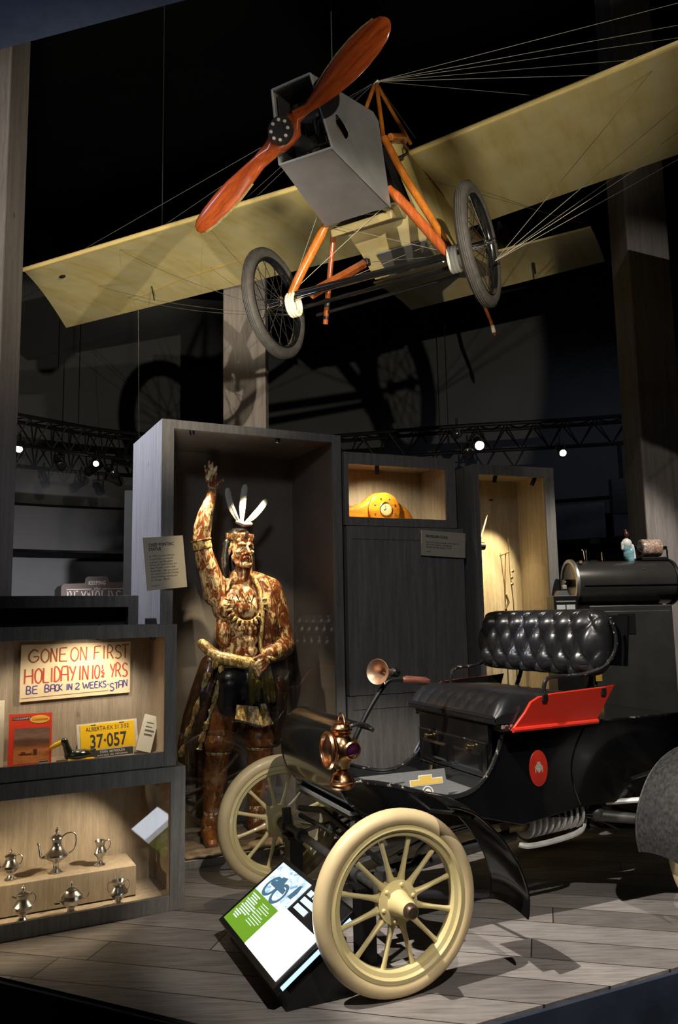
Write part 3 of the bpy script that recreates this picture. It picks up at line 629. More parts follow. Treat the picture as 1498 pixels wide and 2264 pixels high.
# maker-style oval on the side: red with a small pale crest
EM = T(.962, -.3615, .714) @ RX(PI / 2)
mb = MB(); mb.lathe([(.0005, .004), (.5, .004), (.52, .002), (.52, 0)], 40, EM @ Matrix.Diagonal((.105, .165, 1, 1))); em = mb.build('side_emblem', M_RED, car)
mb = MB(); mb.prism([(-.016, .018), (0, .026), (.016, .018), (.015, -.004), (0, -.024), (-.015, -.004)], .0042, .0055, 'z', EM); mb.box((0, .028, .005), (.02, .006, .002), EM); mb.box((-.02, -.004, .005), (.006, .03, .0015), EM); mb.box((.02, -.004, .005), (.006, .03, .0015), EM); mb.build('crest', plain('faded_gilt', (.62, .52, .40), .5, .2, var=.4, scale=120), em)
# wheels
def car_wheel(x, y, side, yaw=0.):
    Q = T(x, y, .351) @ RZ(yaw) @ RX(PI / 2 * (1 if side < 0 else -1))      # local +z = outwards
    R, r = .3145, .0365
    mb = MB(); mb.ring([(R + r * math.cos(q), 1.05 * r * math.sin(q)) for q in [2 * PI * k / 20 for k in range(20)]], 72, Q); w = mb.build('wheel', M_CREAMRUB, car)
    mb = MB(); mb.ring([(.292, .033), (.276, .036), (.268, .026), (.252, .022), (.246, .012), (.246, -.012), (.252, -.022), (.268, -.026), (.276, -.036), (.292, -.033), (.282, 0)], 72, Q); mb.build('rim', M_CREAMPAINT, w)
    a = MB(); 
    lp = []
    for rr, wx, wz in ((.055, .016, .014), (.085, .017, .014), (.11, .012, .012), (.16, .0095, .0105), (.22, .0095, .0095), (.249, .012, .0095)):
        lp.append([(rr, wx * math.cos(q), wz * math.sin(q)) for q in [2 * PI * k / 10 for k in range(10)]])
    a.loft(lp); sm = a.mesh('spoke', M_CREAMPAINT)
    for k in range(12):
        o = bpy.data.objects.new('spoke', sm); COL.objects.link(o); o.parent = w; o.matrix_local = Q @ RZ(2 * PI * (k + .5) / 12)
    mb = MB(); mb.lathe([(.001, -.05), (.04, -.05), (.05, -.03), (.084, -.018), (.084, .018), (.05, .022), (.046, .03), (.040, .06), (.034, .105), (.030, .112), (.001, .112)], 36, Q); mb.build('hub', M_CREAMPAINT, w)
    mb = MB(); mb.lathe([(.001, .106), (.028, .106), (.029, .118), (.027, .132), (.020, .14), (.001, .141)], 24, Q); mb.build('hub_cap', plain('dark_greasy_brass', (.11, .075, .05), .4, .6, var=.4, scale=40), w)
    bm_ = MB(); bm_.lathe([(.0085, 0), (.0085, .006), (.005, .009), (.0005, .0095)], 12); bme = bm_.mesh('bolt', M_CREAMPAINT)
    for k in range(6):
        o = bpy.data.objects.new('bolt', bme); COL.objects.link(o); o.parent = w; o.matrix_local = Q @ RZ(2 * PI * k / 6 + .3) @ T(.068, 0, .018)
    return w
car_wheel(0, -.70, -1); car_wheel(0, .70, 1); car_wheel(1.78, -.70, -1); car_wheel(1.78, .70, 1)
# fenders
def fender(curve, y0, y1, mat):
    c = smooth_path([(a, 0, b) for a, b in curve], 6)
    mb = MB(); mb.sheet([[(p.x, y0 + (y1 - y0) * k / 6, p.z - .018 * (k / 3 - 1) ** 2) for k in range(7)] for p in c], .007); f = mb.build('fender', mat, car, angle=70)
    mb = MB(); mb.tube([(p.x, y0, p.z - .018) for p in c], .006, 6); mb.tube([(p.x, y1, p.z - .018) for p in c], .006, 6); mb.build('rolled_edge', mat, f); return f
fc = [(.17, .735), (.24, .718), (.316, .678), (.419, .578), (.49, .472), (.528, .370), (.530, .305), (.522, .262)]
fender(fc, -.83, -.57, M_GLOSSBLACK); fender(fc, .57, .83, M_GLOSSBLACK)
rc = [(2.1, .74), (1.95, .80), (1.78, .82), (1.60, .785), (1.47, .70), (1.385, .57), (1.355, .44), (1.368, .345)]
fender(rc, -.84, -.57, M_DUSTY); fender(rc, .57, .84, M_DUSTY)
for s in (-1, 1):
    mb = MB(); mb.tube([(.36, s * .35, .58), (.36, s * .60, .62), (.365, s * .70, .625)], .009, 6); mb.build('fender_bracket', M_BLACKMETAL, car)
    mb = MB(); mb.tube([(1.5, s * .35, .60), (1.5, s * .60, .70)], .009, 6); mb.build('fender_bracket', M_BLACKMETAL, car)
# running gear
for x in (0, 1.78):
    mb = MB(); mb.tube([(x, -.66, .351), (x, .66, .351)], .020, 12); 
    for y in (-.58, -.35, .35, .58): mb.tube([(x, y - .02, .351), (x, y + .02, .351)], .033, 12)
    mb.build('axle', M_OILY, car)
for s in (-1, 1):
    for dz, sh in ((0, 0), (-.014, .15), (-.026, .3)):
        c = smooth_path([(0 + sh, s * .30, .385 + dz), (.42, s * .30, .47 + dz), (.84, s * .30, .50 + dz), (1.26, s * .30, .47 + dz), (1.78 - sh, s * .30, .385 + dz)], 6)
        mb = MB(); mb.tube(c, .022, 8, flat=.25, up=(0, 1, 0)); mb.build('leaf_spring', M_OILY, car)
mb = MB(); mb.tube([(.07, -.55, .40), (.10, -.2, .41), (.07, .55, .40)], .013, 8); mb.build('tie_rod', M_OILY, car)
mb = MB(); mb.tube([(.05, .50, .45), (.06, .2, .50), (.06, -.25, .46)], .016, 8); mb.build('steering_link', M_OILY, car)
mb = MB(); mb.tube([(.10, .05, .60), (.06, .10, .43)], .018, 8); mb.build('steering_column', M_OILY, car)
for s in (-1, 1):
    mb = MB(); mb.tube([(0, s * .56, .27), (0, s * .58, .44)], .026, 10); mb.tube([(0, s * .60, .351), (0, s * .66, .351)], .03, 12); mb.build('steering_knuckle', M_OILY, car)
mb = MB(); mb.tube([(.10, -.25, .30), (.9, -.22, .38)], .03, 12); mb.build('exhaust_pipe', M_OILY, car)
# finned cylinder under the body
mb = MB(); mb.tube([(.86, -.20, .43), (1.30, -.24, .47)], .055, 16); en = mb.build('engine_cylinder', plain('brass_dark', (.16, .12, .06), .4, .6, var=.4, scale=20), car)
for k in range(9):
    a = Vector((.97 + .035 * k, -.215 - .0035 * k, .44 + .0035 * k)); mb = MB(); mb.ring([(.088, .006), (.052, .005), (.052, -.005), (.088, -.006)], 22, T(*a) @ RY(PI / 2)); mb.build('fin', M_PALEALU, en)
mb = MB(); mb.tube(smooth_path([(.90, -.26, .345), (.95, -.28, .335), (1.1, -.29, .345), (1.25, -.29, .37), (1.3, -.27, .42)], 5), .014, 8); mb.build('oil_pipe', M_PALEALU, car)
mb = MB(); mb.box2((1.05, -.16, .40), (1.6, .2, .57)); mb.build('engine_case', M_OILY, car, smooth=False, bevel=.03)
mb = MB(); mb.tube([(1.40, -.32, .50), (1.66, -.50, .53)], .014, 8); mb.build('brake_rod', M_PALEALU, car)
mb = MB(); mb.tube([(1.34, -.30, .44), (1.45, -.36, .43), (1.66, -.50, .41)], [.03, .028, .02], 12); mb.sph((1.35, -.30, .45), .042, 12); mb.build('radius_rod', M_OILY, car)
# tiller, horn
M_GRIP = wood('brown_tiller_grip', (.10, .03, .02), (.25, .09, .06), (4, 20, 20), .35, .4)
mb = MB(); mb.tube(smooth_path([(.02, .0, .62), (.168, .0, .895), (.245, 0, 1.02), (.318, 0, 1.112), (.36, 0, 1.138), (.43, -.005, 1.138)], 5), .0125, 10); ti = mb.build('tiller', M_BLACKMETAL, car)
mb = MB(); mb.tube([(.42, -.005, 1.138), (.44, -.006, 1.137), (.55, -.012, 1.125), (.57, -.013, 1.123)], [.014, .021, .021, .012], 12); mb.build('grip', M_GRIP, ti)
ax = Vector((-.83, -.55, .08)).normalized(); Q = T(.275, -.03, 1.185) @ ax.to_track_quat('Z', 'Y').to_matrix().to_4x4()
mb = MB(); mb.lathe([(.010, -.13), (.016, -.128), (.018, -.09), (.022, -.06), (.030, -.03), (.043, -.01), (.060, .004), (.064, .008), (.062, .011), (.042, -.004), (.026, -.03), (.012, -.07), (.0005, -.075)], 32, Q); ho = mb.build('horn', plain('dull_copper', (.52, .33, .22), .42, .85, var=.25, scale=25), car)
mb = MB(); mb.lathe([(.0005, -.20), (.02, -.195), (.028, -.17), (.022, -.14), (.010, -.13)], 18, Q); mb.build('horn_bulb', M_BLACKMETAL, ho)
mb = MB(); mb.tube([tuple(Q @ Vector((0, 0, -.08))), (.318, 0, 1.12)], .010, 8); mb.build('horn_bracket', M_BRASS, ho)
# brass lamp on the near front corner
LP = T(-.115, -.455, .745) @ Matrix.Scale(1.14, 4)
mb = MB(); mb.lathe([(.001, 0), (.040, 0), (.047, .008), (.047, .016), (.043, .020), (.046, .026), (.044, .034), (.040, .040), (.036, .052), (.022, .060), (.020, .072), (.001, .072)], 32, LP); la = mb.build('side_lamp', M_COPPER, car)
mb = MB(); mb.lathe([(.001, .07), (.026, .072), (.032, .09), (.046, .11), (.052, .14), (.046, .168), (.03, .186), (.03, .196), (.001, .197)], 32, LP); mb.build('lamp_body', plain('dark_brass', (.30, .19, .09), .25, 1., var=.4, scale=18), la)
mb = MB(); mb.lathe([(.03, .188), (.036, .196), (.036, .204), (.041, .208), (.041, .216), (.034, .222), (.030, .232), (.032, .238), (.02, .244), (.001, .246)], 28, LP); mb.build('chimney', M_COPPER, la)
mb = MB(); mb.tube([tuple(LP @ Vector((.0, .034 * math.cos(q), .212 + .06 * math.sin(q)))) for q in [PI * k / 14 for k in range(15)]], .004, 8); mb.build('handle', M_COPPER, la)
fx = LP @ T(-.052, 0, .14) @ RY(-PI / 2)
mb = MB(); mb.ring([(.066, -.004), (.069, .004), (.064, .012), (.055, .012), (.052, .002), (.056, -.012)], 40, fx); mb.lathe([(.05, -.02), (.054, -.002), (.03, -.01), (.001, -.012)], 28, fx); mb.build('front_bezel', M_COPPER, la)
mb = MB(); mb.lathe([(.053, .004), (.035, .012), (.015, .016), (.0005, .017)], 32, fx); mb.build('front_lens', glass('lamp_glass', (.9, .92, .9)), la)
sx = LP @ T(.02, -.046, .14) @ RX(PI / 2)
mb = MB(); mb.ring([(.032, -.002), (.034, .008), (.028, .012), (.026, .002)], 28, sx); mb.build('side_bezel', M_COPPER, la)
mb = MB(); mb.lathe([(.027, .004), (.018, .010), (.0005, .013)], 24, sx); mb.build('side_lens', plain('dark_violet_glass', (.03, .006, .025), .05, 0, .8), la)
sx = LP @ T(.05, .0, .14) @ RY(PI / 2)
mb = MB(); mb.lathe([(.034, -.01), (.036, .004), (.028, .010), (.0005, .012)], 24, sx); mb.build('rear_bezel', M_COPPER, la)
mb = MB(); mb.tube([(-.08, -.43, .80), (-.06, -.38, .78), (-.06, -.36, .76)], .009, 8); mb.build('lamp_bracket', M_BLACKMETAL, la)
# little grey notice standing in the footwell
nM = CARM @ T(.29, -.27, .613) @ RZ(math.radians(2)) @ RX(math.radians(-14))
no = thing('notice_card', 'grey notice card with yellow panel standing on the car floor', 'notice', M=nM)
mb = MB(); mb.box2((0, 0, 0), (.225, .004, .125)); mb.build('card', plain('mid_grey_card', (.20, .20, .205), .6, var=.04), no, smooth=False)
mb = MB(); mb.prism([(.025, .058), (.205, .058), (.205, .088), (.15, .088), (.15, .105), (.075, .105), (.075, .088), (.025, .088)], -.0015, -.0005, 'y'); mb.build('white_border', M_WHITEINK, no, smooth=False)
mb = MB(); mb.prism([(.029, .062), (.201, .062), (.201, .084), (.146, .084), (.146, .101), (.079, .101), (.079, .084), (.029, .084)], -.0025, -.0016, 'y'); mb.build('yellow_panel', plain('notice_yellow', (.80, .55, .12), .5, var=.03), no, smooth=False)
mb = MB(); mb.ring([(.030, .0006), (.024, .0006), (.024, -.0006), (.030, -.0006)], 28, T(.115, -.001, .026) @ RX(PI / 2)); mb.lathe([(.017, .0005), (.0005, .0006)], 20, T(.115, -.001, .026) @ RX(PI / 2)); mb.build('round_symbol', M_WHITEINK, no, smooth=False)
# black stands carrying the front axle
for y, lb in ((.47, 'black axle stand under the far end of the front axle'), (-.40, 'black axle stand under the near end of the front axle')):
    p = CARM @ Vector((0.0, y, 0)); st = thing('axle_stand', lb, 'stand', (p.x, p.y, 0), math.radians(23.5), 'axle stands')
    mb = MB(); mb.box2((-.035, -.045, .012), (.035, .045, .315)); mb.build('post', M_BLACKMETAL, st, smooth=False, bevel=.003)
    mb = MB(); mb.box2((-.09, -.09, 0), (.09, .09, .012)); mb.build('base_plate', M_BLACKMETAL, st, smooth=False, bevel=.002)
    mb = MB(); mb.box2((-.05, -.05, .315), (.05, .05, .330)); mb.build('saddle', M_BLACKMETAL, st, smooth=False, bevel=.002)
# lit reading panel on the deck in front of the car
a = Vector((-.575, 3.838, .10)); b_ = Vector((-.272, 3.157, .10)); t_ = Vector((-.288, 3.912, .30)); X = (b_ - a); Wd = X.length; X.normalize()
Yv = (t_ - a); Yv = (Yv - X * Yv.dot(X)); Ht = Yv.length + .02; Yv.normalize(); Zv = X.cross(Yv)
if Zv.z < 0: Zv = -Zv
pnl = thing('reading_panel', 'glowing tilted reading panel on the deck in front of the car', 'lit panel', M=basis(X, Yv, Zv, a))
mb = MB(); mb.box2((-.012, -.012, -.035), (Wd + .012, Ht + .012, -.001)); mb.build('light_box', M_BLACKMETAL, pnl, smooth=False, bevel=.003)
mb = MB(); Mi = pnl.matrix_world.inverted()
def wl(x, y, z): return tuple(Mi @ (a + X * x + Vector((Yv.x, Yv.y, 0)).normalized() * y * .87 + V(0, 0, z)))
mb.hexa([wl(.0, .05, -.099), wl(Wd, .05, -.099), wl(Wd, .36, -.099), wl(0, .36, -.099), wl(0, .07, -.04), wl(Wd, .07, -.04), wl(Wd, .34, .12), wl(0, .34, .12)]); mb.build('plinth', M_BLACKMETAL, pnl, smooth=False)
def face(nm, s0, s1, t0, t1, mat, z=0.):
    mb = MB(); mb.box2((s0 * Wd, t0 * Ht, z), (s1 * Wd, t1 * Ht, z + .0012)); return mb.build(nm, mat, pnl, smooth=False)
E_GREEN = emit('panel_green_glow', (.20, .42, .03), .95); E_WHITE = emit('panel_white_glow', (.93, .96, 1), 3.2); E_BLUE = emit('panel_pale_glow', (.72, .88, 1), 1.25); E_INKB = emit('panel_blue_image', (.16, .34, .50), .55); E_TXT = emit('panel_text_glow', (.80, .92, .86), 1.1)
face('green_field', .02, .45, .03, .52, E_GREEN); face('white_field', .45, .975, .03, .60, E_WHITE)
def picture_glow():
    m = emit('panel_photo_glow', (.72, .88, 1), 1.25); nt = m.node_tree; e = [n for n in nt.nodes if n.type == 'EMISSION'][0]
    n = _noise(nt, _coords(nt, (5, 9, 1)), 3.0, 6, .65, .6)
    nt.links.new(_ramp(nt, n, [(.34, (.20, .38, .55)), (.46, (.62, .80, .95)), (.58, (.95, .98, 1))]), e.inputs[0]); return m
face('photo_field', .02, .50, .52, .975, picture_glow())
rr = random.Random(3)
for k, (s1, t) in enumerate(((.13, .48), (.10, .45), (.12, .42), (.14, .39), (.17, .36), (.19, .33), (.16, .30), (.17, .27), (.13, .24), (.10, .21), (.08, .18), (.07, .15))):
    o = face('caption_line', .05 + .012 * (k % 3), .05 + .012 * (k % 3) + s1, t - .016, t, E_TXT, .0013)
for k in range(9):
    o = face('text_line', .25, .25 + .16 - .05 * (k in (0, 3, 8)) - rr.random() * .03, .46 - .032 * k - .010, .46 - .032 * k, E_TXT, .0013)
# the picture printed in the blue field: an old car and figures, as dark shapes
mb = MB()
for c, r in (((.16, .67), .055), ((.30, .66), .055)): mb.ring([(r, 0), (r * .7, 0), (r * .7, .001), (r, .001)], 24, T(c[0] * Wd, c[1] * Ht, .0014))
mb.prism([(.12 * Wd, .68 * Ht), (.34 * Wd, .68 * Ht), (.33 * Wd, .74 * Ht), (.26 * Wd, .76 * Ht), (.24 * Wd, .86 * Ht), (.18 * Wd, .84 * Ht), (.16 * Wd, .75 * Ht), (.11 * Wd, .74 * Ht)], .0014, .0024)
mb.prism([(.40 * Wd, .70 * Ht), (.45 * Wd, .70 * Ht), (.46 * Wd, .80 * Ht), (.44 * Wd, .90 * Ht), (.41 * Wd, .88 * Ht)], .0014, .0024); mb.build('printed_picture', E_INKB, pnl, smooth=False)
for k, (s0, s1, t0, t1) in enumerate(((.54, .60, .86, .93), (.62, .80, .86, .93), (.54, .74, .76, .83), (.76, .92, .76, .83), (.54, .70, .66, .73))): face('title_line', s0, s1, t0, t1, E_BLUE)
mb = MB(); mb.box2((Wd + .0125, .03 * Ht, -.030), (Wd + .014, .97 * Ht, -.012)); mb.build('edge_light', emit('edge_blue_glow', (.45, .66, 1), 1.6), pnl, smooth=False)
area('panel_glow', tuple(a + X * Wd * .7 + Yv * Ht * .3 + Zv * .02), tuple(a + X * Wd * .7 + Yv * Ht * .3 + Zv), 1.0, (.3, .2), (.8, .88, 1))
# ================================================================== THE MONOPLANE  (local x = towards the right of the picture, y = aft, z = up)
_u, _v, _w = Vector((.891, -.450, .056)), Vector((-.421, -.867, -.269)), Vector((-.169, -.216, .962))
_u.normalize(); _aft = (-_v - _u * (-_v).dot(_u)).normalized(); _w = _u.cross(_aft)
PLM = basis(_u, _aft, _w, (.194, 4.107, 3.293))
pl = thing('monoplane', 'early yellow-winged monoplane hung nose-down from the ceiling above the cases', 'aeroplane', M=PLM)
# wings
def wing(s, name):
    us = [.02, .5, 1., 1.5, 2., 2.5, 3., 3.46] if s > 0 else [-.02, .5, 1., 1.5, 2., 2.5, 3., 3.46]
    rows_t, rows_b = [], []
    for i, a in enumerate(us):
        zl = .897 + .046 * a; zt = .626 + .046 * a
        k = i / (len(us) - 1); tipaft = 0
        xte = a if i < len(us) - 1 else 4.31; xle = a
        if i == len(us) - 2: xte = 3.25
        n = 14; t, b = [], []
        for j in range(n + 1):
            f = j / n; x = xle + (xte - xle) * f; y = 1.06 + 1.29 * f; z = zl + (zt + .046 * (xte - a) - zl) * f
            cam_ = .075 * 4 * f * (1 - f) * (1 - .3 * f); th = .052 * (f ** .5) * (1 - f) ** 1.1 * 1.6 + .002
            t.append((s * x, y, z + cam_ + th * .55)); b.append((s * x, y, z + cam_ - th * .45))
        rows_t.append(t); rows_b.append(b)
    mb = MB(); loops = [t + list(reversed(b))[1:-1] for t, b in zip(rows_t, rows_b)]
    loops = [[t[j] for j in range(15)] + [b[j] for j in range(13, 0, -1)] for t, b in zip(rows_t, rows_b)]
    mb.loft(loops); o = mb.build('wing', M_FABRIC, pl, angle=50)
    le = MB(); le.tube([(s * a, 1.06, .897 + .046 * a + .004) for a in us], .019, 10); le.build('leading_edge', plain('pale_spruce_edge', (.80, .62, .25), .4, 0, .3, var=.08), o)
    return o, rows_b
WG = {}
for s in (1, -1): WG[s] = wing(s, 'wing')
def wing_pt(s, a, f, top=True):    # a point on the wing skin
    zl = .897 + .046 * a; z = zl - .271 * f + .075 * 4 * f * (1 - f) * (1 - .3 * f); th = .052 * (f ** .5) * (1 - f) ** 1.1 * 1.6 + .002
    return Vector((s * a, 1.06 + 1.29 * f, z + (th * .58 if top else -th * .5)))
mb = MB(); mb.tube([wing_pt(-1, .9 + .33 * k, f, False) + V(0, 0, -.003) for k, f in ((2.2, .70), (3.5, .71), (5, .74), (7.3, .86))], .004, 6); mb.build('wing_batten', plain('tan_batten', (.50, .34, .10), .5), WG[-1][0])
mb = MB(); mb.sph(tuple(wing_pt(-1, 3.35, .25, False) + V(0, 0, -.012)), (.035, .022, .014), 12); mb.build('wing_fitting', M_BLACKMETAL, WG[-1][0])
mb = MB(); mb.tube([wing_pt(-1, 2.9, .74, False), wing_pt(-1, 2.9, .74, False) + V(0, 0, -.13)], .006, 6); mb.build('warp_post', M_BLACKMETAL, WG[-1][0])
# fuselage: fabric covered box
FS = [(.34, (-.25, .40), (.19, .41), (.11, .76), (-.20, .76)), (.70, (-.30, .29), (.21, .29), (.09, .87), (-.28, .87)), (1.0, (-.35, .17), (.23, .18), (.015, .935), (-.28, .935)),
      (1.5, (-.33, .24), (.11, .26), (-.01, .86), (-.27, .86)), (2.4, (-.25, .40), (.0, .40), (-.03, .68), (-.23, .68)), (4.4, (-.19, .42), (-.07, .42), (-.07, .50), (-.19, .50))]
mb = MB(); mb.loft([[(p[0], y, p[1]) for p in q] for y, *q in FS], cap=False); fu = mb.build('fuselage', M_FABRIC, pl, smooth=False)
mb = MB(); mb.add([(-.24, .36, .41), (.18, .36, .42), (.10, .36, .75), (-.19, .36, .75)], [(0, 1, 2, 3)]); 
mb.add([(-.22, .9, .30), (.14, .9, .30), (.04, .9, .90), (-.24, .9, .90)], [(0, 1, 2, 3)]); mb.build('cockpit_dark', M_BLACKMETAL, fu, smooth=False)  # black sheets stand in for the darkness of the open cockpit
mb = MB(); mb.hexa([(-.20, .72, .262), (.12, .72, .262), (.10, 1.0, .165), (-.24, 1.0, .165), (-.20, .72, .270), (.12, .72, .270), (.10, 1.0, .172), (-.24, 1.0, .172)]); mb.build('belly_plate', M_ALU, fu, smooth=False)
mb = MB(); mb.hexa([(-.23, .10, .285), (.15, .10, .285), (.15, .36, .33), (-.23, .36, .34), (-.23, .10, .33), (.15, .10, .33), (.15, .36, .44), (-.23, .36, .44)]); mb.build('belly_tank', plain('olive_tank', (.30, .25, .12), .5), pl, smooth=False, bevel=.012)
for q in (2, 3):
    mb = MB(); mb.tube([(FS[k][1 + q][0], FS[k][0], FS[k][1 + q][1]) for k in range(6)], .014, 8); mb.build('longeron', M_STRUT, fu)
# cowl of sheet metal round the engine
cw = thing('x', 'x', 'x') if False else None
F_ = dict(tl=(-.106, -.565, .852), tr=(.102, -.565, .854), br=(.143, -.565, .503), bl=(-.141, -.565, .513))
Rr = dict(bl=(-.195, -.03, .318), br=(.191, -.03, .314), mr=(.207, -.03, .745), ur=(.188, -.03, .80), ul=(-.188, -.03, .80), ml=(-.207, -.03, .745), tr=(.135, -.19, .842), tl=(-.135, -.19, .842))
def plate(nm, pts, th, parent, mat):
    P = [Vector(p) for p in pts]; n = (P[1] - P[0]).cross(P[2] - P[0]).normalized() * th
    mb = MB(); mb.loft([[tuple(p) for p in P], [tuple(p + n) for p in P]]); return mb.build(nm, mat, parent, smooth=False, bevel=.0015)
lo = plate('cowl', [F_['bl'], F_['br'], Rr['br'], Rr['bl']], .004, pl, M_ALU)
# near side with its exhaust slot cut out: strips round a hole
def sidept(a, b):      # a 0..1 front to back, b 0..1 bottom to top on the right-hand side
    p = Vector(F_['br']).lerp(Vector(Rr['br']), a); q = Vector(F_['tr']).lerp(Vector(Rr['ur']), a); return p.lerp(q, b)
Q2 = [F_['br'], Rr['br'], Rr['mr'], Rr['ur'], Rr['tr'], F_['tr']]
hole = [sidept(.25, .62), sidept(.20, .45), sidept(.24, .37), sidept(.33, .355), sidept(.40, .44), sidept(.42, .50), sidept(.38, .57), sidept(.30, .63)]
mb = MB(); ring_o = [Vector(F_['tr']), Vector(F_['br']), Vector(F_['br']).lerp(Vector(Rr['br']), .55), Vector(Rr['br']), Vector(Rr['mr']), Vector(Rr['ur']), Vector(Rr['tr']), Vector(F_['tr']).lerp(Vector(Rr['tr']), .4)]
for k in range(8):
    j = (k + 1) % 8; a, b, c, d2 = ring_o[k], ring_o[j], hole[j], hole[k]; off = V(.004, 0, 0)
    mb.hexa([a, b, c, d2, a + off, b + off, c + off, d2 + off])
mb.build('cowl_side', M_ALU, lo, smooth=False)
plate('cowl_side', [F_['bl'], Rr['bl'], Rr['ml'], Rr['ul'], Rr['tl'], F_['tl']], .004, lo, M_ALU)
plate('cowl_top', [F_['tl'], F_['tr'], Rr['tr'], Rr['tl']], .004, lo, M_ALU)
M_COWLSHADE = plain('cowl_shade_black', (.008, .008, .008), .6)  # black plates added inside so the cowl interior reads as shaded
plate('cowl_shade_plate', [Vector(F_[k]) + V(.014, .02, o) if k in F_ else Vector(Rr[k]) + V(.014, 0, o) for k, o in (('bl', .012),)] + [Vector(Rr['bl']) + V(.014, 0, .012), Vector(Rr['ml']) + V(.014, 0, 0), Vector(Rr['tl']) + V(.014, 0, -.014), Vector(F_['tl']) + V(.014, .02, -.014)], .002, lo, M_COWLSHADE)
plate('cowl_shade_plate', [Vector(F_['tl']) + V(.01, .02, -.012), Vector(F_['tr']) + V(-.01, .02, -.012), Vector(Rr['tr']) + V(-.01, 0, -.012), Vector(Rr['tl']) + V(.01, 0, -.012)], .002, lo, M_COWLSHADE)
plate('cowl_shade_plate', [(-.14, -.10, .375), (.14, -.10, .375), (.13, -.10, .80), (-.13, -.10, .80)], .002, lo, M_COWLSHADE)
mb = MB()
for a, b in (('tl', 'tr'), ('tr', 'br'), ('br', 'bl'), ('bl', 'tl')): mb.tube([F_[a], F_[b]], .006, 6)
mb.build('cowl_rim', M_ALU, lo)
mb = MB(); mb.tube([F_['br'], Rr['br']], .007, 6); mb.build('cowl_seam', M_ALU, lo)
mb = MB(); mb.tube([tuple(sidept(.25, .58) + V(-.035, 0, 0)), tuple(sidept(.36, .40) + V(-.03, 0, 0))], .022, 10); mb.build('exhaust_stub', plain('burnt_brass', (.35, .26, .13), .35, .8, var=.5, scale=40), lo)
# engine
mb = MB(); mb.box2((-.085, -.50, .50), (.085, -.12, .62)); en = mb.build('engine', M_GLOSSBLACK, pl, smooth=False, bevel=.02)
for x in (-.045, .045):
    for z in (.66, .50):
        mb = MB(); mb.tube([(x, -.40, .58), (x, -.40, .58 + (.22 if z > .6 else -.04))], .05, 16); mb.build('cylinder', M_GLOSSBLACK, en)
mb = MB(); mb.box2((-.06, -.46, .70), (.07, -.24, .80)); mb.build('magneto', plain('satin_black', (.03, .03, .032), .35), en, smooth=False, bevel=.02)
mb = MB(); mb.tube([(-.01, -.67, .579), (-.01, -.3, .579)], .035, 18); mb.build('crankshaft', M_BLACKMETAL, en)
for k, (a, b) in enumerate((((-.02, -.5, .535), (.10, -.48, .56)), ((.06, -.5, .60), (.115, -.46, .70)))):
    mb = MB(); mb.tube([a, ((a[0] + b[0]) / 2, a[1] - .03, (a[2] + b[2]) / 2), b], .006, 6); mb.build('pipe', M_CHROME, en)
# propeller
PX = Vector((.898, 0, .440)).normalized(); PY = V(0, 1, 0); PZ = PX.cross(PY)
PM = basis(PX, PY, PZ, (-.008, -.715, .579))      # x along the blade, y aft
L = []
for s in (1,):
    st = [(-.635, .006, .2, .5), (-.628, .022, .22, .5), (-.60, .038, .26, .48), (-.54, .049, .32, .45), (-.45, .054, .40, .40), (-.36, .052, .52, .38), (-.27, .043, .70, .4), (-.18, .034, .95, .55), (-.10, .042, 1.1, .8), (-.05, .062, 1.2, .9), (0, .068, 1.25, .95), (.05, .062, 1.2, .9), (.09, .054, 1.1, .75), (.15, .060, .95, .5), (.22, .076, .75, .38), (.30, .088, .60, .34), (.38, .094, .48, .32), (.46, .092, .40, .32), (.53, .082, .34, .32), (.585, .066, .28, .34), (.617, .046, .24, .36), (.632, .024, .22, .4), (.637, .008, .2, .5)]
    for x, hw, tw, tk in st:
        th = hw * tk * .5 if abs(x) > .1 else .035
        tw2 = (1 if x > 0 else -1) * min(.95, .16 / max(.12, abs(x)) * .75) if abs(x) > .07 else 0
        tw2 *= -1
        lp = []
        for k in range(20):
            q = 2 * PI * k / 20; z = hw * math.cos(q); y = th * math.sin(q) * (1.25 if math.sin(q) < 0 else .6)
            lp.append((x, y * math.cos(tw2) - z * math.sin(tw2), y * math.sin(tw2) + z * math.cos(tw2)))
        L.append(lp)
mb = MB(); mb.loft(L, True, 0, None); prop = mb.build('propeller', M_VARN, pl, angle=80); prop.matrix_local = PM
for s in (1, -1):
    mb = MB(); pts = []
    for x, hw, tw, tk in st:
        if .2 < x * s < .61:
            tw2 = -(1 if x > 0 else -1) * min(.95, .16 / max(.12, abs(x)) * .75); z = hw * (1 if s > 0 else -1) * 1.0
            pts.append((x, -z * math.sin(tw2), z * math.cos(tw2)))
    mb.tube(pts, .006, 6); mb.build('brass_edging', plain('dull_brass_sheath', (.42, .36, .14), .4, .8, var=.3, scale=60), prop)
mb = MB(); mb.lathe([(.001, -.058), (.060, -.058), (.062, -.054), (.062, -.036), (.001, -.036)], 36, RX(-PI / 2)); hb = mb.build('hub_plate', M_BLACKMETAL, prop)
bb = MB(); bb.lathe([(.008, 0), (.008, .006), (.006, .009), (.0005, .010)], 8); bme = bb.mesh('bolt', plain('pale_bolt', (.65, .58, .45), .4, .7))
for k in range(8):
    o = bpy.data.objects.new('bolt', bme); COL.objects.link(o); o.parent = hb; o.matrix_local = T(.043 * math.cos(PI * k / 4 + .2), -.057, .043 * math.sin(PI * k / 4 + .2)) @ RX(PI / 2)
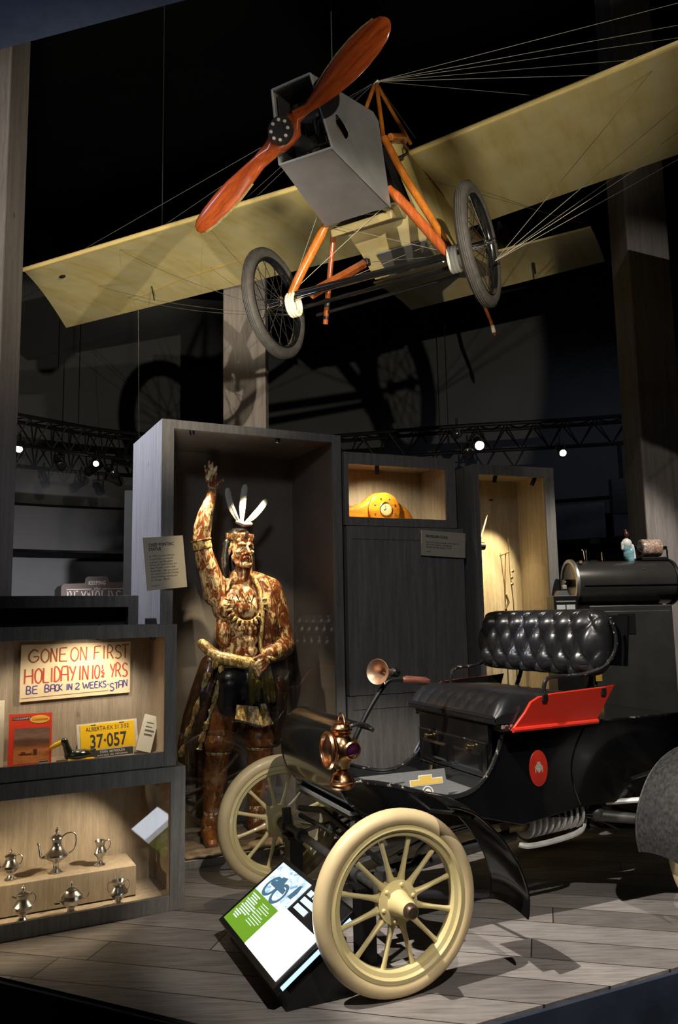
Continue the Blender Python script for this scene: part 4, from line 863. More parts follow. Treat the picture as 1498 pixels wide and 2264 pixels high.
# undercarriage
def plane_wheel(x):
    Q = T(x, 0, 0) @ RY(PI / 2)
    prof = [(.285 + .033 * math.cos(q), .033 * math.sin(q)) for q in [2 * PI * k / 18 for k in range(18)]]
    mb = MB(); mb.ring(prof, 64, Q)
    w = mb.build('wheel', M_RUBBER, pl)
    for z in (-.014, -.005, .005, .014):
        mb = MB(); mb.ring([(.3188 - abs(z) * .12, z + .0025), (.3208 - abs(z) * .12, z), (.3188 - abs(z) * .12, z - .0025)], 64, Q); mb.build('tread_rib', M_RUBBER, w)
    mb = MB(); mb.ring([(.262, .024), (.254, .026), (.246, .016), (.243, .006), (.243, -.006), (.246, -.016), (.254, -.026), (.262, -.024), (.256, 0)], 64, Q); mb.build('rim', M_GLOSSBLACK, w)
    mb = MB(); mb.lathe([(.012, -.06), (.014, -.052), (.030, -.050), (.030, -.042), (.018, -.036), (.018, .036), (.030, .042), (.030, .050), (.014, .052), (.012, .075), (.016, .078), (.016, .09), (.001, .092)], 24, Q); mb.build('hub', M_CHROME, w)
    sp = MB(); sp.tube([(0, 0, 0), (0, 0, 1)], .0022, 5); sme = sp.mesh('spoke', M_BLACKMETAL)
    for k in range(28):
        a = 2 * PI * k / 28; zz = .045 if k % 2 else -.045; a2 = a + (.55 if (k // 2) % 2 else -.55)
        p = Q @ Vector((.026 * math.cos(a2), .026 * math.sin(a2), zz)); r_ = Q @ Vector((.245 * math.cos(a), .245 * math.sin(a), zz * .15)); d_ = r_ - p
        o = bpy.data.objects.new('spoke', sme); COL.objects.link(o); o.parent = w
        o.matrix_local = T(*p) @ d_.to_track_quat('Z', 'Y').to_matrix().to_4x4() @ Matrix.Diagonal((1, 1, d_.length, 1))
    return w
plane_wheel(-.609); plane_wheel(.609)
def rod(nm, pts, r, mat, seg=12, flat=1., parent=None, up=None):
    mb = MB(); mb.tube(pts, r, seg, flat=flat, up=up); return mb.build(nm, mat, parent or pl)
rod('axle', [(-.62, 0, 0), (.62, 0, -.01)], .011, M_CHROME)
rod('cross_bar', [(-.50, .0, .02), (.47, 0, -.01)], .020, M_GLOSSBLACK)
rod('cross_bar', [(-.50, .10, -.045), (.44, .10, -.052)], .012, M_GLOSSBLACK)
rod('brake_bar', [(-.50, .30, -.075), (.40, .30, -.066)], .010, M_BLACKMETAL)
rod('front_strut', smooth_path([(-.205, .02, .345), (-.30, .01, .24), (-.42, 0, .11), (-.505, 0, .01)], 4), [.020] * 2 + [.027] * 8 + [.024] * 3, M_STRUT)
rod('front_strut', smooth_path([(.185, .02, .42), (.27, .01, .29), (.38, 0, .11), (.455, 0, -.02)], 4), [.020] * 2 + [.027] * 8 + [.024] * 3, M_STRUTRED)
rod('rear_strut', [(-.29, .30, .37), (-.455, .30, -.14)], .016, M_STRUTRED)
mb = MB(); mb.tube([(-.408, .30, .005), (-.424, .30, -.045)], .019, 10); mb.tube([(-.44, .30, -.095), (-.446, .30, -.112)], .019, 10); mb.build('strut_binding', M_BLACKMETAL, pl)
rod('rear_strut', smooth_path([(.13, .26, .76), (.22, .20, .52), (.33, .14, .28), (.44, .10, .02)], 4), .021, M_STRUT)
rod('lower_strut', [(-.38, .02, .0), (-.27, .66, .22)], [.030, .026], M_STRUTRED, 4, .7)
mb = MB(); mb.box((-.27, .67, .225), (.05, .05, .045)); mb.build('strut_socket', M_BLACKMETAL, pl, smooth=False, bevel=.006)
rod('lower_strut', [(.40, .05, .0), (.19, .66, .22)], [.028, .024], M_STRUTRED, 4, .7)
for x in (-.49, .475):      # rubber shock cords bound in cream webbing
    for k in range(3):
        xx = x + (k - 1) * .018
        mb = MB(); mb.tube([(xx, .05 * math.cos(q), -.035 + .062 * math.sin(q)) for q in [2 * PI * j / 16 for j in range(16)]], .011, 8, closed=True); mb.build('bungee_wrap', M_CANVAS if x < 0 else plain('grey_webbing', (.50, .49, .45), .7), pl)
rod('skid_tip', [(.50, .06, -.05), (.53, .03, -.15)], [.014, .010], M_STRUT)
# king post above the nose with its braces
rod('king_post', [(.10, .34, .80), (.03, .60, 1.20)], .013, M_STRUT)
rod('king_post', [(-.10, .34, .80), (.02, .60, 1.20)], .013, M_STRUT)
rod('king_post', [(.06, .98, .93), (.025, .62, 1.20)], .012, M_STRUT)
mb = MB(); mb.tube([(.012, .60, 1.20), (.045, .60, 1.215)], .020, 10); mb.build('wire_anchor', M_CHROME, pl)
rod('side_rail', [(.135, .36, .79), (.13, .62, .86), (.09, .75, .88)], .020, M_STRUT)
mb = MB(); mb.tube(smooth_path([(.15, .34, .66), (.17, .5, .72), (.12, .62, .80)], 4), .008, 6); mb.build('cable_loom', M_BLACKMETAL, pl)
# tail
TLE, TTE = [(-1.045, 2.79, .50), (.85, 3.03, .50)], [(-1.09, 3.86, .34), (.84, 3.86, .325)]
mb = MB()
def tailpt(a, f): 
    p = Vector(TLE[0]).lerp(Vector(TLE[1]), a); q = Vector(TTE[0]).lerp(Vector(TTE[1]), a)
    return p.lerp(q, f)
mb.sheet([[tailpt(a / 10, f / 4) + V(0, 0, .03 * math.sin(PI * f / 4)) for f in range(5 if not 3 < a < 7 else 5)] for a in range(11)], .018); mb.build('tailplane', M_FABRIC, pl)
mb = MB(); c = tailpt(.5, .5); mb.prism([(3.6, .36), (4.6, .44), (4.6, 1.0), (4.2, 1.02), (3.7, .6)], -.14, -.125, 'x'); mb.build('rudder', M_FABRIC, pl, smooth=False)
mb = MB(); c = tailpt(.70, .55); mb.prism([(c.y - .05, c.z), (c.y + .05, c.z), (c.y + .02, c.z - .10)], c.x - .006, c.x + .006, 'x'); mb.build('control_horn', M_BLACKMETAL, pl, smooth=False)
ts = rod('tail_skid', [(-.29, 3.6, .36), (-.28, 3.6, .18), (-.225, 3.55, -.02), (-.205, 3.52, -.15)], [.018, .018, .015, .010], M_STRUTRED)
mb = MB(); mb.tube([(-.218, 3.54, -.05), (-.210, 3.525, -.12)], .019, 10); mb.build('skid_wrap', M_CANVAS, ts)
# bracing wires
def wire(a, b, r=.0017, sag=0.):
    a, b = Vector(a), Vector(b); pts = [a.lerp(b, k / 8) + V(0, 0, -4 * sag * (k / 8) * (1 - k / 8)) for k in range(9)]
    mb = MB(); mb.tube(pts, r, 5); return mb.build('bracing_wire', M_WIRE, pl)
KP = (.03, .60, 1.21)
for a, f in ((1.3, .08), (2.2, .08), (3.1, .08), (1.6, .62), (2.6, .62), (3.2, .62)):
    wire(KP, wing_pt(1, a, f)); 
for a, f in ((1.3, .08), (2.2, .08), (3.1, .08), (2.6, .62)):
    wire(KP, wing_pt(-1, a, f))
HL, HR = (-.505, .08, -.085), (.66, .08, -.085)
for a, f in ((2.55, .12), (3.3, .55), (1.7, .12), (3.25, .80), (2.2, .70)):
    wire(HL, wing_pt(-1, a, f, False), sag=.05)
for a, f in ((2.2, .12), (3.2, .12), (1.5, .15), (2.9, .66), (1.9, .66)):
    wire(HR, wing_pt(1, a, f, False))
wire((-.50, 0, .03), (.16, .05, .36)); wire((.46, 0, 0), (-.18, .05, .33)); wire((-.48, .05, .0), (.20, .66, .22)); wire((.44, .05, 0), (-.25, .66, .22)); wire((-.50, .0, .03), (-.19, -.1, .38)); wire((.03, .62, 1.2), (-.12, 4.2, .52)); wire((-.20, .7, .85), (.85, 3.1, .52)); wire((-.24, 1.0, .2), (-1.0, 2.9, .5))
wire(wing_pt(-1, 3.3, .95), wing_pt(-1, 3.3, .95) + V(-.5, .1, -1.6))
# suspension cables up to the ceiling
inv = PLM.inverted()
for p in ((0, -.1, .86), (-2.4, 1.6, 1.08), (2.4, 1.6, 1.08), (-.13, 3.9, .52)):
    wp = PLM @ Vector(p); q = inv @ Vector((wp.x, wp.y, 7.0)); mb = MB(); mb.tube([p, tuple(q)], .0035, 6); mb.build('suspension_cable', plain('dull_cable', (.10, .10, .10), .5, .5), pl)

# unseen lamp body, added so its flaps trim the aircraft beam top and bottom
lt = thing('stage_light', 'added black lamp body with beam-cutting flaps, out of view before the aircraft', 'stage light', L0, 0)
_d = (Vector(aim_at(L0, -10, 11)) - Vector(L0)).normalized(); _q = _d.to_track_quat('Z', 'Y').to_matrix().to_4x4()
mb = MB(); mb.lathe([(.02, -.34), (.085, -.32), (.095, -.05), (.11, -.04), (.11, -.012), (.10, -.012), (.09, -.05), (.02, -.06)], 24, _q); mb.build('housing', M_BLACKMETAL, lt)
_h = Vector((_d.x, _d.y, 0)).normalized(); _s = Vector((_h.y, -_h.x, 0))
for el, nm in ((19.5, 'beam_flap'), (2.8, 'beam_flap')):
    p = _h * .30 + V(0, 0, .30 * math.tan(math.radians(el))); up = 1 if el > 10 else -1
    a, b = p - _s * .24, p + _s * .24; c = _h * .10 + V(0, 0, up * .10); t_ = V(0, 0, .006 * up)
    mb = MB(); mb.hexa([a, b, b + t_, a + t_, c - _s * .10 - _h * 0, c + _s * .10, c + _s * .10 + t_, c - _s * .10 + t_]); mb.build(nm, M_BLACKMETAL, lt, smooth=False)
mb = MB(); mb.tube([-_d * .2 + _s * .12, -_d * .2 + _s * .12 + V(0, 0, .22), -_d * .2 - _s * .12 + V(0, 0, .22), -_d * .2 - _s * .12], .012, 8); mb.tube([-_d * .2 + V(0, 0, .22), -_d * .2 + V(0, 0, 7.0 - L0[2])], .02, 8); mb.build('hanging_pipe', M_BLACKMETAL, lt)
# ================================================================== THE CARVED CHIEF STATUE
M_SKIN = bronze_paint('chipped_bronze_skin', (.27, .072, .020), (.82, .66, .38), (.035, .014, .007), .60, 14)
M_ROBE = bronze_paint('chipped_robe_paint', (.19, .055, .022), (.66, .50, .22), (.012, .010, .009), .50, 13)
M_DARKROBE = bronze_paint('dark_robe_paint', (.055, .022, .010), (.34, .24, .08), (.006, .006, .008), .30, 11)
M_GOLD = bronze_paint('worn_gold_paint', (.36, .20, .05), (.80, .66, .32), (.06, .035, .012), .60, 26)
M_LEG = bronze_paint('brown_legging_paint', (.26, .085, .02), (.52, .35, .12), (.03, .012, .006), .34, 14)
M_HAIR = bronze_paint('black_hair_paint', (.014, .012, .012), (.60, .50, .30), (.008, .007, .007), .26, 16)
M_BAND = bronze_paint('headband_paint', (.18, .075, .035), (.66, .50, .24), (.02, .012, .01), .5, 22)
M_FEATHER = plain('white_feather_paint', (.52, .52, .50), .55, var=.1, scale=25, bump=.3)
M_NAVY = bronze_paint('blue_black_paint', (.012, .014, .022), (.20, .20, .20), (.006, .006, .006), .18, 14)
def cap(mb, pts, rs, seg=16, flat=1., up=None):      # rounded chain
    mb.tube(pts, rs, seg, flat=flat, up=up)
    for p, r in ((pts[0], rs[0]), (pts[-1], rs[-1])): mb.sph(p, r * .995, seg)
def organic(name, mb, voxel, mat, parent, smooth=4, fac=.5):
    me = bpy.data.meshes.new('t'); me.from_pydata(mb.v, [], mb.f)
    bm = bmesh.new(); bm.from_mesh(me); bmesh.ops.recalc_face_normals(bm, faces=bm.faces); bm.to_mesh(me); bm.free()
    o = bpy.data.objects.new('t', me); COL.objects.link(o)
    r = o.modifiers.new('r', 'REMESH'); r.mode = 'VOXEL'; r.voxel_size = voxel; r.adaptivity = 0
    if smooth: s = o.modifiers.new('s', 'SMOOTH'); s.iterations = smooth; s.factor = fac
    dg = bpy.context.evaluated_depsgraph_get(); dg.update()
    m2 = bpy.data.meshes.new_from_object(o.evaluated_get(dg)); bpy.data.objects.remove(o)
    m2.name = name; m2.materials.clear(); m2.materials.append(mat); m2.shade_smooth()
    q = bpy.data.objects.new(name, m2); COL.objects.link(q); q.parent = parent; return q
st = thing('chief_statue', 'painted life-size statue of a chief raising one hand in the tall case', 'statue', (-.70, 5.33, .037), math.radians(27))
B0 = MB()
E_ = lambda c, r, M=None: B0.sph(c, r, 20, M)
E_((.03, .03, 1.02), (.165, .125, .15)); E_((.028, .015, 1.20), (.140, .102, .17)); E_((.045, .02, 1.42), (.175, .125, .18)); E_((.05, .02, 1.55), (.19, .115, .11))
E_((-.045, -.075, 1.490), (.098, .052, .078)); E_((.125, -.075, 1.485), (.092, .052, .078))
for z, r in ((1.345, .040), (1.275, .042), (1.205, .042)):
    for s in (-1, 1): E_((.035 + s * .043, -.082, z), (.044, .032, r))
E_((-.10, -.03, 1.33), (.05, .085, .10)); E_((.17, -.03, 1.33), (.05, .085, .10))
E_((.035, -.075, 1.12), (.10, .05, .075))
cap(B0, [(.05, .03, 1.70), (-.06, .03, 1.655), (-.14, .02, 1.60)], [.060, .066, .078]); cap(B0, [(.06, .03, 1.70), (.16, .03, 1.655), (.245, .02, 1.60)], [.060, .064, .078])
cap(B0, [(.053, .02, 1.60), (.056, .0, 1.72), (.05, -.005, 1.82)], [.075, .060, .058])
cap(B0, [(.035, -.05, 1.68), (.046, -.035, 1.77)], [.018, .016])
# raised right arm
cap(B0, [(-.135, .02, 1.58), (-.175, .0, 1.70), (-.225, -.02, 1.83), (-.252, -.03, 1.94)], [.083, .074, .064, .054]); E_((-.10, .02, 1.52), (.06, .09, .11))
cap(B0, [(-.252, -.03, 1.94), (-.243, -.035, 2.02), (-.222, -.035, 2.11), (-.190, -.032, 2.21), (-.175, -.032, 2.275)], [.056, .060, .052, .037, .031])
B0.sph((0, 0, 0), (.041, .017, .058), 18, T(-.183, -.036, 2.335) @ RY(math.radians(-6)))
for dx, z0, z1, lean in ((-.030, 2.372, 2.432, -.012), (-.010, 2.380, 2.462, -.006), (.011, 2.378, 2.455, .0), (.030, 2.368, 2.430, .006)):
    cap(B0, [(-.186 + dx, -.036, z0 - .02), (-.188 + dx + lean * .4, -.040, (z0 + z1) / 2), (-.190 + dx + lean, -.050, z1)], [.0105, .0100, .0078], 10)
cap(B0, [(-.165, -.042, 2.290), (-.135, -.055, 2.312), (-.112, -.060, 2.345)], [.019, .0145, .010], 10)
# left arm and the hand at the belt
cap(B0, [(.255, .03, 1.58), (.30, .02, 1.42), (.32, .0, 1.25)], [.075, .062, .052]); cap(B0, [(.32, .0, 1.25), (.25, -.09, 1.20), (.165, -.15, 1.165)], [.052, .048, .034])
B0.sph((0, 0, 0), (.050, .026, .042), 18, T(.125, -.168, 1.140) @ RY(math.radians(28)))
for k in range(4):
    a = Vector((.105 - .006 * k, -.185, 1.152 - .021 * k)) + V(.010 * k, 0, 0); 
    cap(B0, [a + V(.02, .008, .012), a + V(-.022, -.012, -.010), a + V(-.045 + .004 * k, -.004, -.034), a + V(-.052 + .008 * k, .012, -.052)], [.0135, .0125, .0115, .009], 10)
cap(B0, [(.135, -.17, 1.172), (.095, -.19, 1.178), (.06, -.185, 1.16)], [.016, .013, .010], 10)
# legs
cap(B0, [(-.06, .02, 1.0), (-.10, -.02, .84), (-.128, -.05, .68), (-.135, -.03, .56), (-.15, .0, .40), (-.165, .02, .20), (-.172, .01, .10)], [.105, .092, .070, .070, .074, .047, .044])
cap(B0, [(.11, .03, 1.0), (.135, .0, .84), (.158, -.02, .66), (.16, .0, .54), (.158, .03, .40), (.152, .05, .20), (.15, .04, .10)], [.105, .092, .070, .070, .074, .047, .044])
cap(B0, [(-.172, .03, .065), (-.195, -.07, .052), (-.215, -.155, .040)], [.046, .042, .032]); cap(B0, [(.15, .06, .065), (.175, -.04, .052), (.195, -.12, .040)], [.046, .042, .032])
# head, turned to its left
HM = T(.030, .0, 1.900) @ RZ(math.radians(7)) @ RX(math.radians(-2))
def H(c, r): B0.sph(c, r, 20, HM)
def Hc(pts, rs): cap(B0, [tuple(HM @ Vector(p)) for p in pts], rs, 12)
H((0, .018, .030), (.080, .100, .098)); H((0, -.028, -.045), (.066, .068, .098)); H((0, -.040, -.105), (.052, .050, .036)); H((0, -.086, -.130), (.024, .020, .019)); H((0, -.055, .045), (.066, .045, .05))
Hc([(-.050, -.076, .004), (-.026, -.094, .010), (-.006, -.096, .004)], [.011, .0125, .010]); Hc([(.050, -.076, .004), (.026, -.094, .010), (.006, -.096, .004)], [.011, .0125, .010])
Hc([(0, -.096, .004), (0, -.112, -.026), (0, -.127, -.052)], [.0085, .0105, .0125]); H((-.013, -.110, -.056), (.009, .012, .008)); H((.013, -.110, -.056), (.009, .012, .008))
for s in (-1, 1):
    H((s * .046, -.068, -.042), (.022, .024, .017)); H((s * .031, -.079, -.020), (.0135, .011, .009)); H((s * .080, .012, -.03), (.011, .024, .034))
    Hc([(s * .030, -.088, -.062), (s * .038, -.078, -.095)], [.008, .006]); Hc([(s * .062, -.02, -.07), (s * .050, -.045, -.115), (s * .02, -.075, -.132)], [.016, .017, .016])
Hc([(-.024, -.086, -.088), (-.008, -.101, -.081), (0, -.102, -.083), (.008, -.101, -.081), (.024, -.086, -.088)], [.005, .0075, .007, .0075, .005]); Hc([(-.021, -.087, -.094), (0, -.101, -.099), (.021, -.087, -.094)], [.005, .0085, .005])
body = organic('body', B0, .0042, M_SKIN, st, 3, .4)
# hair, headband, feathers
hb_ = MB(); hb_.sph((0, .035, .055), (.092, .102, .086), 20, HM)
cap(hb_, [tuple(HM @ Vector(p)) for p in ((-.082, .03, .03), (-.098, .03, -.06), (-.105, .02, -.15), (-.098, .01, -.20))], [.032, .034, .032, .022], 12)
cap(hb_, [tuple(HM @ Vector(p)) for p in ((.082, .03, .03), (.092, .035, -.06), (.090, .02, -.15), (.080, .0, -.20))], [.030, .032, .030, .020], 12)
cap(hb_, [tuple(HM @ Vector(p)) for p in ((0, .10, .02), (0, .105, -.10), (0, .09, -.20))], [.06, .07, .055], 12)
organic('hair', hb_, .006, M_HAIR, st, 3)
mb = MB(); mb.ring([(.1015, .021), (.104, .012), (.104, -.012), (.1015, -.021), (.092, -.018), (.092, .018)], 48, HM @ T(0, .006, .072) @ RX(math.radians(10)) @ Matrix.Diagonal((.90, 1.04, 1, 1))); bd = mb.build('headband', M_BAND, st)
mb = MB(); mb.box((0, -.104, .066), (.022, .012, .045), HM); mb.build('headband_clasp', M_DARKROBE, bd, bevel=.003)
for k, (tip, wid, ln) in enumerate((((-.062, .0, 2.335), .021, 0), ((.072, .01, 2.368), .022, 0), ((.222, .0, 2.268), .021, 0))):
    b0 = Vector((.036 + .008 * (k - 1), -.02, 2.05)); tp = Vector(tip) - V(0, 0, .037); d = tp - b0; L_ = d.length; d.normalize(); sd = d.cross(V(0, 1, 0)).normalized(); bow = sd * ((.02, .008, -.012)[k])
    rows = []; rr = random.Random(k)
    for i in range(25):
        f = i / 24; w = wid * (min(1, .35 + f * 1.6)) * (1 if f < .86 else max(.12, (1 - ((f - .86) / .14) ** 2)) ** .5) * (1 + .06 * math.sin(f * 60 + k))
        c = b0 + d * L_ * f + bow * 4 * f * (1 - f)
        rows.append([tuple(c + sd * w * q + V(0, -.004 * (1 - q * q), 0)) for q in (-1, -.5, 0, .5, 1)])
    mb = MB(); mb.sheet(rows, .006); ft = mb.build('feather', M_FEATHER, st, angle=80)
    mb = MB(); mb.tube([b0 + d * L_ * f + bow * 4 * f * (1 - f) + V(0, -.006, 0) for f in (0, .3, .6, .93)], [.004, .0035, .003, .0015], 6); mb.build('quill', M_FEATHER, ft)
mb = MB(); cap(mb, [(-.012, -.06, 2.062), (.03, -.07, 2.045), (.088, -.05, 2.052)], [.012, .016, .013], 12); mb.build('feather_tuft', M_FEATHER, st)
# arm band
mb = MB(); mb.ring([(.062, .030), (.066, .024), (.066, -.024), (.062, -.030), (.050, -.028), (.050, .028)], 32, T(-.247, -.028, 1.905) @ RY(math.radians(-13))); ab = mb.build('arm_band', M_GOLD, st)
mb = MB(); mb.ring([(.069, .006), (.071, 0), (.069, -.006), (.055, 0)], 32, T(-.252, -.030, 1.935) @ RY(math.radians(-13))); mb.build('band_edge', M_BAND, ab)
# necklace: cord, disc, zigzag and claws
def chest(x, z):     # front surface of the chest
    return -.125 - .012 * math.cos((z - 1.45) * 9) + .55 * abs(x - .04) ** 1.8 + max(0, z - 1.58) * .75
NC = Vector((.022, 0, 1.515))
mb = MB(); mb.tube([(NC.x + .105 * math.cos(q), chest(NC.x + .105 * math.cos(q), NC.z + .115 * math.sin(q)) - .012, NC.z + .115 * math.sin(q)) for q in [PI * (.85 + 1.3 * k / 24) for k in range(25)]], .008, 8); nk = mb.build('necklace', M_GOLD, st)
mb = MB(); mb.tube([(-.085, -.06, 1.60), (-.05, -.03, 1.67), (-.01, .0, 1.72)], .009, 8); mb.tube([(.125, -.06, 1.60), (.12, -.03, 1.67), (.10, .0, 1.72)], .009, 8); mb.build('cord', M_GOLD, nk)
mb = MB(); mb.sph((NC.x + .005, chest(NC.x, NC.z - .045) - .002, NC.z - .040), (.060, .014, .055), 20); mb.build('medallion', M_SKIN, nk)
mb = MB(); zz = [(-.045, 1.575), (-.022, 1.525), (-.005, 1.575), (.018, 1.520), (.036, 1.575), (.058, 1.525), (.075, 1.572)]; mb.tube([(x, chest(x, z) - .012, z) for x, z in zz], .0055, 8); mb.build('zigzag_string', M_HAIR, nk)
for k in range(15):
    q = PI * (.93 + 1.14 * k / 14); c, s_ = math.cos(q), math.sin(q)
    pts = [(NC.x + rr_ * c, chest(NC.x + rr_ * c, NC.z + rr_ * 1.08 * s_) - dy, NC.z + rr_ * 1.08 * s_) for rr_, dy in ((.100, .012), (.118, .020), (.138, .020), (.153, .010))]
    mb = MB(); mb.tube(pts, [.006, .011, .009, .002], 8); mb.build('claw', M_GOLD if k % 3 else M_SKIN, nk)
# robe over the left shoulder, gathered round the waist and falling behind
R0 = MB()
cap(R0, [(.085, .03, 1.70), (.16, .03, 1.66), (.245, .02, 1.605)], [.060, .075, .095]); cap(R0, [(.245, .02, 1.605), (.295, .02, 1.46), (.315, .01, 1.32), (.33, .0, 1.235)], [.095, .090, .085, .085])
cap(R0, [(.33, .0, 1.235), (.255, -.085, 1.205), (.175, -.135, 1.178)], [.088, .078, .060]); 
cap(R0, [(.165, -.045, 1.64), (.190, -.08, 1.50), (.195, -.085, 1.36), (.19, -.07, 1.22)], [.060, .066, .066, .060]); cap(R0, [(.24, .0, 1.5), (.26, .02, 1.2)], [.08, .08])
for k in range(4): cap(R0, [(.20 + .035 * k, -.115 + .03 * k, 1.60 - .05 * k), (.215 + .03 * k, -.135 + .03 * k, 1.42 - .03 * k), (.20 + .03 * k, -.125 + .03 * k, 1.27)], [.016, .022, .014], 10)
for k in range(3): cap(R0, [(.36, -.02 - .02 * k, 1.30 - .03 * k), (.30 - .02 * k, -.10 - .01 * k, 1.24 - .01 * k), (.24 - .02 * k, -.15, 1.19)], [.016, .018, .010], 10)
for x in (-.05, .03, .11, .19): cap(R0, [(x + .02, .11, 1.60), (x, .13, 1.2), (x, .16, .7)], [.045, .055, .06], 12)
organic('robe', R0, .006, M_ROBE, st, 3)
mb = MB(); mb.tube(smooth_path([(.075, -.03, 1.725), (.105, -.075, 1.68), (.122, -.125, 1.60), (.130, -.150, 1.48), (.128, -.150, 1.36), (.120, -.140, 1.26), (.130, -.150, 1.19), (.165, -.185, 1.165), (.20, -.18, 1.15)], 5), .013, 10); mb.build('robe_edge', M_GOLD, st)
R1 = MB()
cap(R1, [(.30, .04, 1.16), (.315, .03, .95), (.30, .04, .76), (.29, .05, .60)], [.075, .075, .07, .05]); cap(R1, [(.24, .08, 1.1), (.25, .09, .8), (.24, .1, .55)], [.08, .08, .06])
cap(R1, [(-.16, .05, 1.12), (-.215, .04, .95), (-.27, .05, .78), (-.315, .04, .62), (-.315, .04, .42), (-.29, .03, .24)], [.07, .08, .075, .065, .06, .045]); cap(R1, [(-.13, .1, 1.0), (-.2, .1, .7), (-.23, .1, .35)], [.08, .08, .06])
for k in range(3): cap(R1, [(-.17 - .03 * k, -.04 + .02 * k, 1.0 - .05 * k), (-.235 - .03 * k, -.035 + .03 * k, .80 - .04 * k), (-.27 - .03 * k, -.02 + .03 * k, .62)], [.018, .022, .014], 10)
organic('robe_fall', R1, .007, M_DARKROBE, st, 3)
for pts in ([(-.135, -.10, 1.13), (-.145, -.10, 1.02), (-.165, -.085, .92), (-.195, -.055, .80), (-.235, -.045, .70), (-.26, -.04, .60)], [(-.20, -.03, 1.08), (-.27, -.02, .86), (-.335, -.015, .68), (-.37, .0, .56)]):
    mb = MB(); sp_ = smooth_path(pts, 7); mb.tube(sp_, [.017 + .007 * math.sin(k * 1.1) + .004 * math.sin(k * 2.7) for k in range(len(sp_))], 10, flat=.5); mb.build('robe_fringe', M_GOLD, st)
# sash with its end sticking out
S0 = MB(); cap(S0, [(-.250, -.06, 1.262), (-.205, -.085, 1.215), (-.16, -.115, 1.178), (-.09, -.145, 1.158), (-.02, -.155, 1.14), (.05, -.155, 1.128), (.12, -.14, 1.13), (.20, -.09, 1.15)], [.034, .036, .040, .042, .042, .040, .036, .034], 14); cap(S0, [(-.16, -.11, 1.17), (-.14, .0, 1.15), (-.05, .12, 1.15), (.1, .13, 1.15), (.2, .03, 1.15)], [.034] * 5, 12)
cap(S0, [(-.17, -.11, 1.16), (-.185, -.11, 1.12)], [.03, .02], 10)
organic('sash', S0, .005, M_GOLD, st, 2)
# breech cloth, skirt and fringed panels
N0 = MB(); N0.sph((-.055, -.075, 1.035), (.115, .085, .085), 20); N0.sph((.02, -.06, .98), (.15, .09, .10), 20); cap(N0, [(-.07, -.08, 1.0), (-.09, -.085, .86)], [.085, .075]); cap(N0, [(.08, -.06, 1.03), (.10, -.06, .84)], [.10, .10])
organic('breech_cloth', N0, .006, M_NAVY, st, 3)
N1 = MB()
for k in range(5): cap(N1, [(.045 + .035 * k, -.165 + .015 * k, 1.10), (.05 + .04 * k, -.165 + .018 * k, .98), (.05 + .045 * k, -.16 + .02 * k, .88)], [.020, .025, .020], 10)
organic('hip_cloth', N1, .006, bronze_paint('olive_cloth_paint', (.10, .085, .012), (.50, .40, .12), (.02, .02, .008), .40, 14), st, 3)
def flap(nm, rows, mat):
    mb = MB(); mb.sheet(rows, .014); o = mb.build(nm, mat, st, angle=80); return o
flap('fringed_panel', [[(-.055 + .13 * u * 1.05, -.165 - .012 * math.sin(u * 9), .875 - .02 * u) for u in [k / 8 for k in range(9)]], [(-.065 + .165 * u, -.180 - .015 * math.sin(u * 9), .815 - .02 * u) for u in [k / 8 for k in range(9)]], [(-.075 + .185 * u, -.19 - .018 * math.sin(u * 9), .79 - .055 * u) for u in [k / 8 for k in range(9)]]], M_GOLD)
flap('fringed_panel', [[(.108 + .035 * u, -.16, .87) for u in (0, .5, 1)], [(.108 + .05 * u, -.17, .80) for u in (0, .5, 1)], [(.105 + .085 * u, -.18, .725 + .015 * u) for u in (0, .5, 1)]], M_GOLD)
# leggings with knee cuffs, moccasins
for nm, pts, rs in (('legging', [(-.10, -.03, .84), (-.128, -.055, .69), (-.137, -.035, .56), (-.15, .0, .41), (-.162, .02, .22)], [.097, .078, .076, .081, .054]), ('legging', [(.135, .0, .84), (.158, -.02, .67), (.16, .0, .54), (.158, .03, .40), (.152, .05, .22)], [.097, .078, .076, .081, .054])):
    g = MB(); cap(g, pts, rs); 
    s_ = -1 if pts[0][0] < 0 else 1
    for k in range(6): cap(g, [(pts[1][0] + s_ * (.06), -.02, .66 - .07 * k), (pts[1][0] + s_ * (.085 - .004 * k), -.02, .63 - .07 * k)], [.02, .012], 8)
    organic(nm, g, .006, M_LEG, st, 2)
for x, y in ((-.130, -.045), (.158, -.01)):
    mb = MB(); mb.ring([(.084, .05), (.10, .0), (.092, -.045), (.076, -.04), (.076, .045)], 28, T(x, y, .635)); mb.build('knee_cuff', M_LEG, st)
    mb = MB(); mb.ring([(.079, .012), (.083, 0), (.079, -.012), (.07, 0)], 28, T(x - .003, y + .01, .575)); mb.build('knee_garter', M_GOLD, st)
for a, b, c in (((-.172, .035, .068), (-.195, -.07, .056), (-.216, -.160, .044)), ((.15, .065, .068), (.175, -.04, .056), (.196, -.125, .044))):
    g = MB(); cap(g, [a, b, c], [.052, .047, .036]); cap(g, [(a[0], a[1], .09), (a[0] + .004, a[1] - .02, .15)], [.052, .056]); organic('moccasin', g, .006, M_LEG, st, 2)
# rocky base
rb = MB(); rr = random.Random(5)
for k in range(46): rb.sph((rr.uniform(-.36, .36), rr.uniform(-.22, .24), .012), (rr.uniform(.05, .10), rr.uniform(.05, .09), rr.uniform(.012, .035)), 12)
rb.box2((-.40, -.24, .0), (.40, .28, .012)); o = organic('rock_base', rb, .010, plain('brown_rock_paint', (.16, .115, .075), .6, var=.5, scale=14, bump=.4), st, 1)
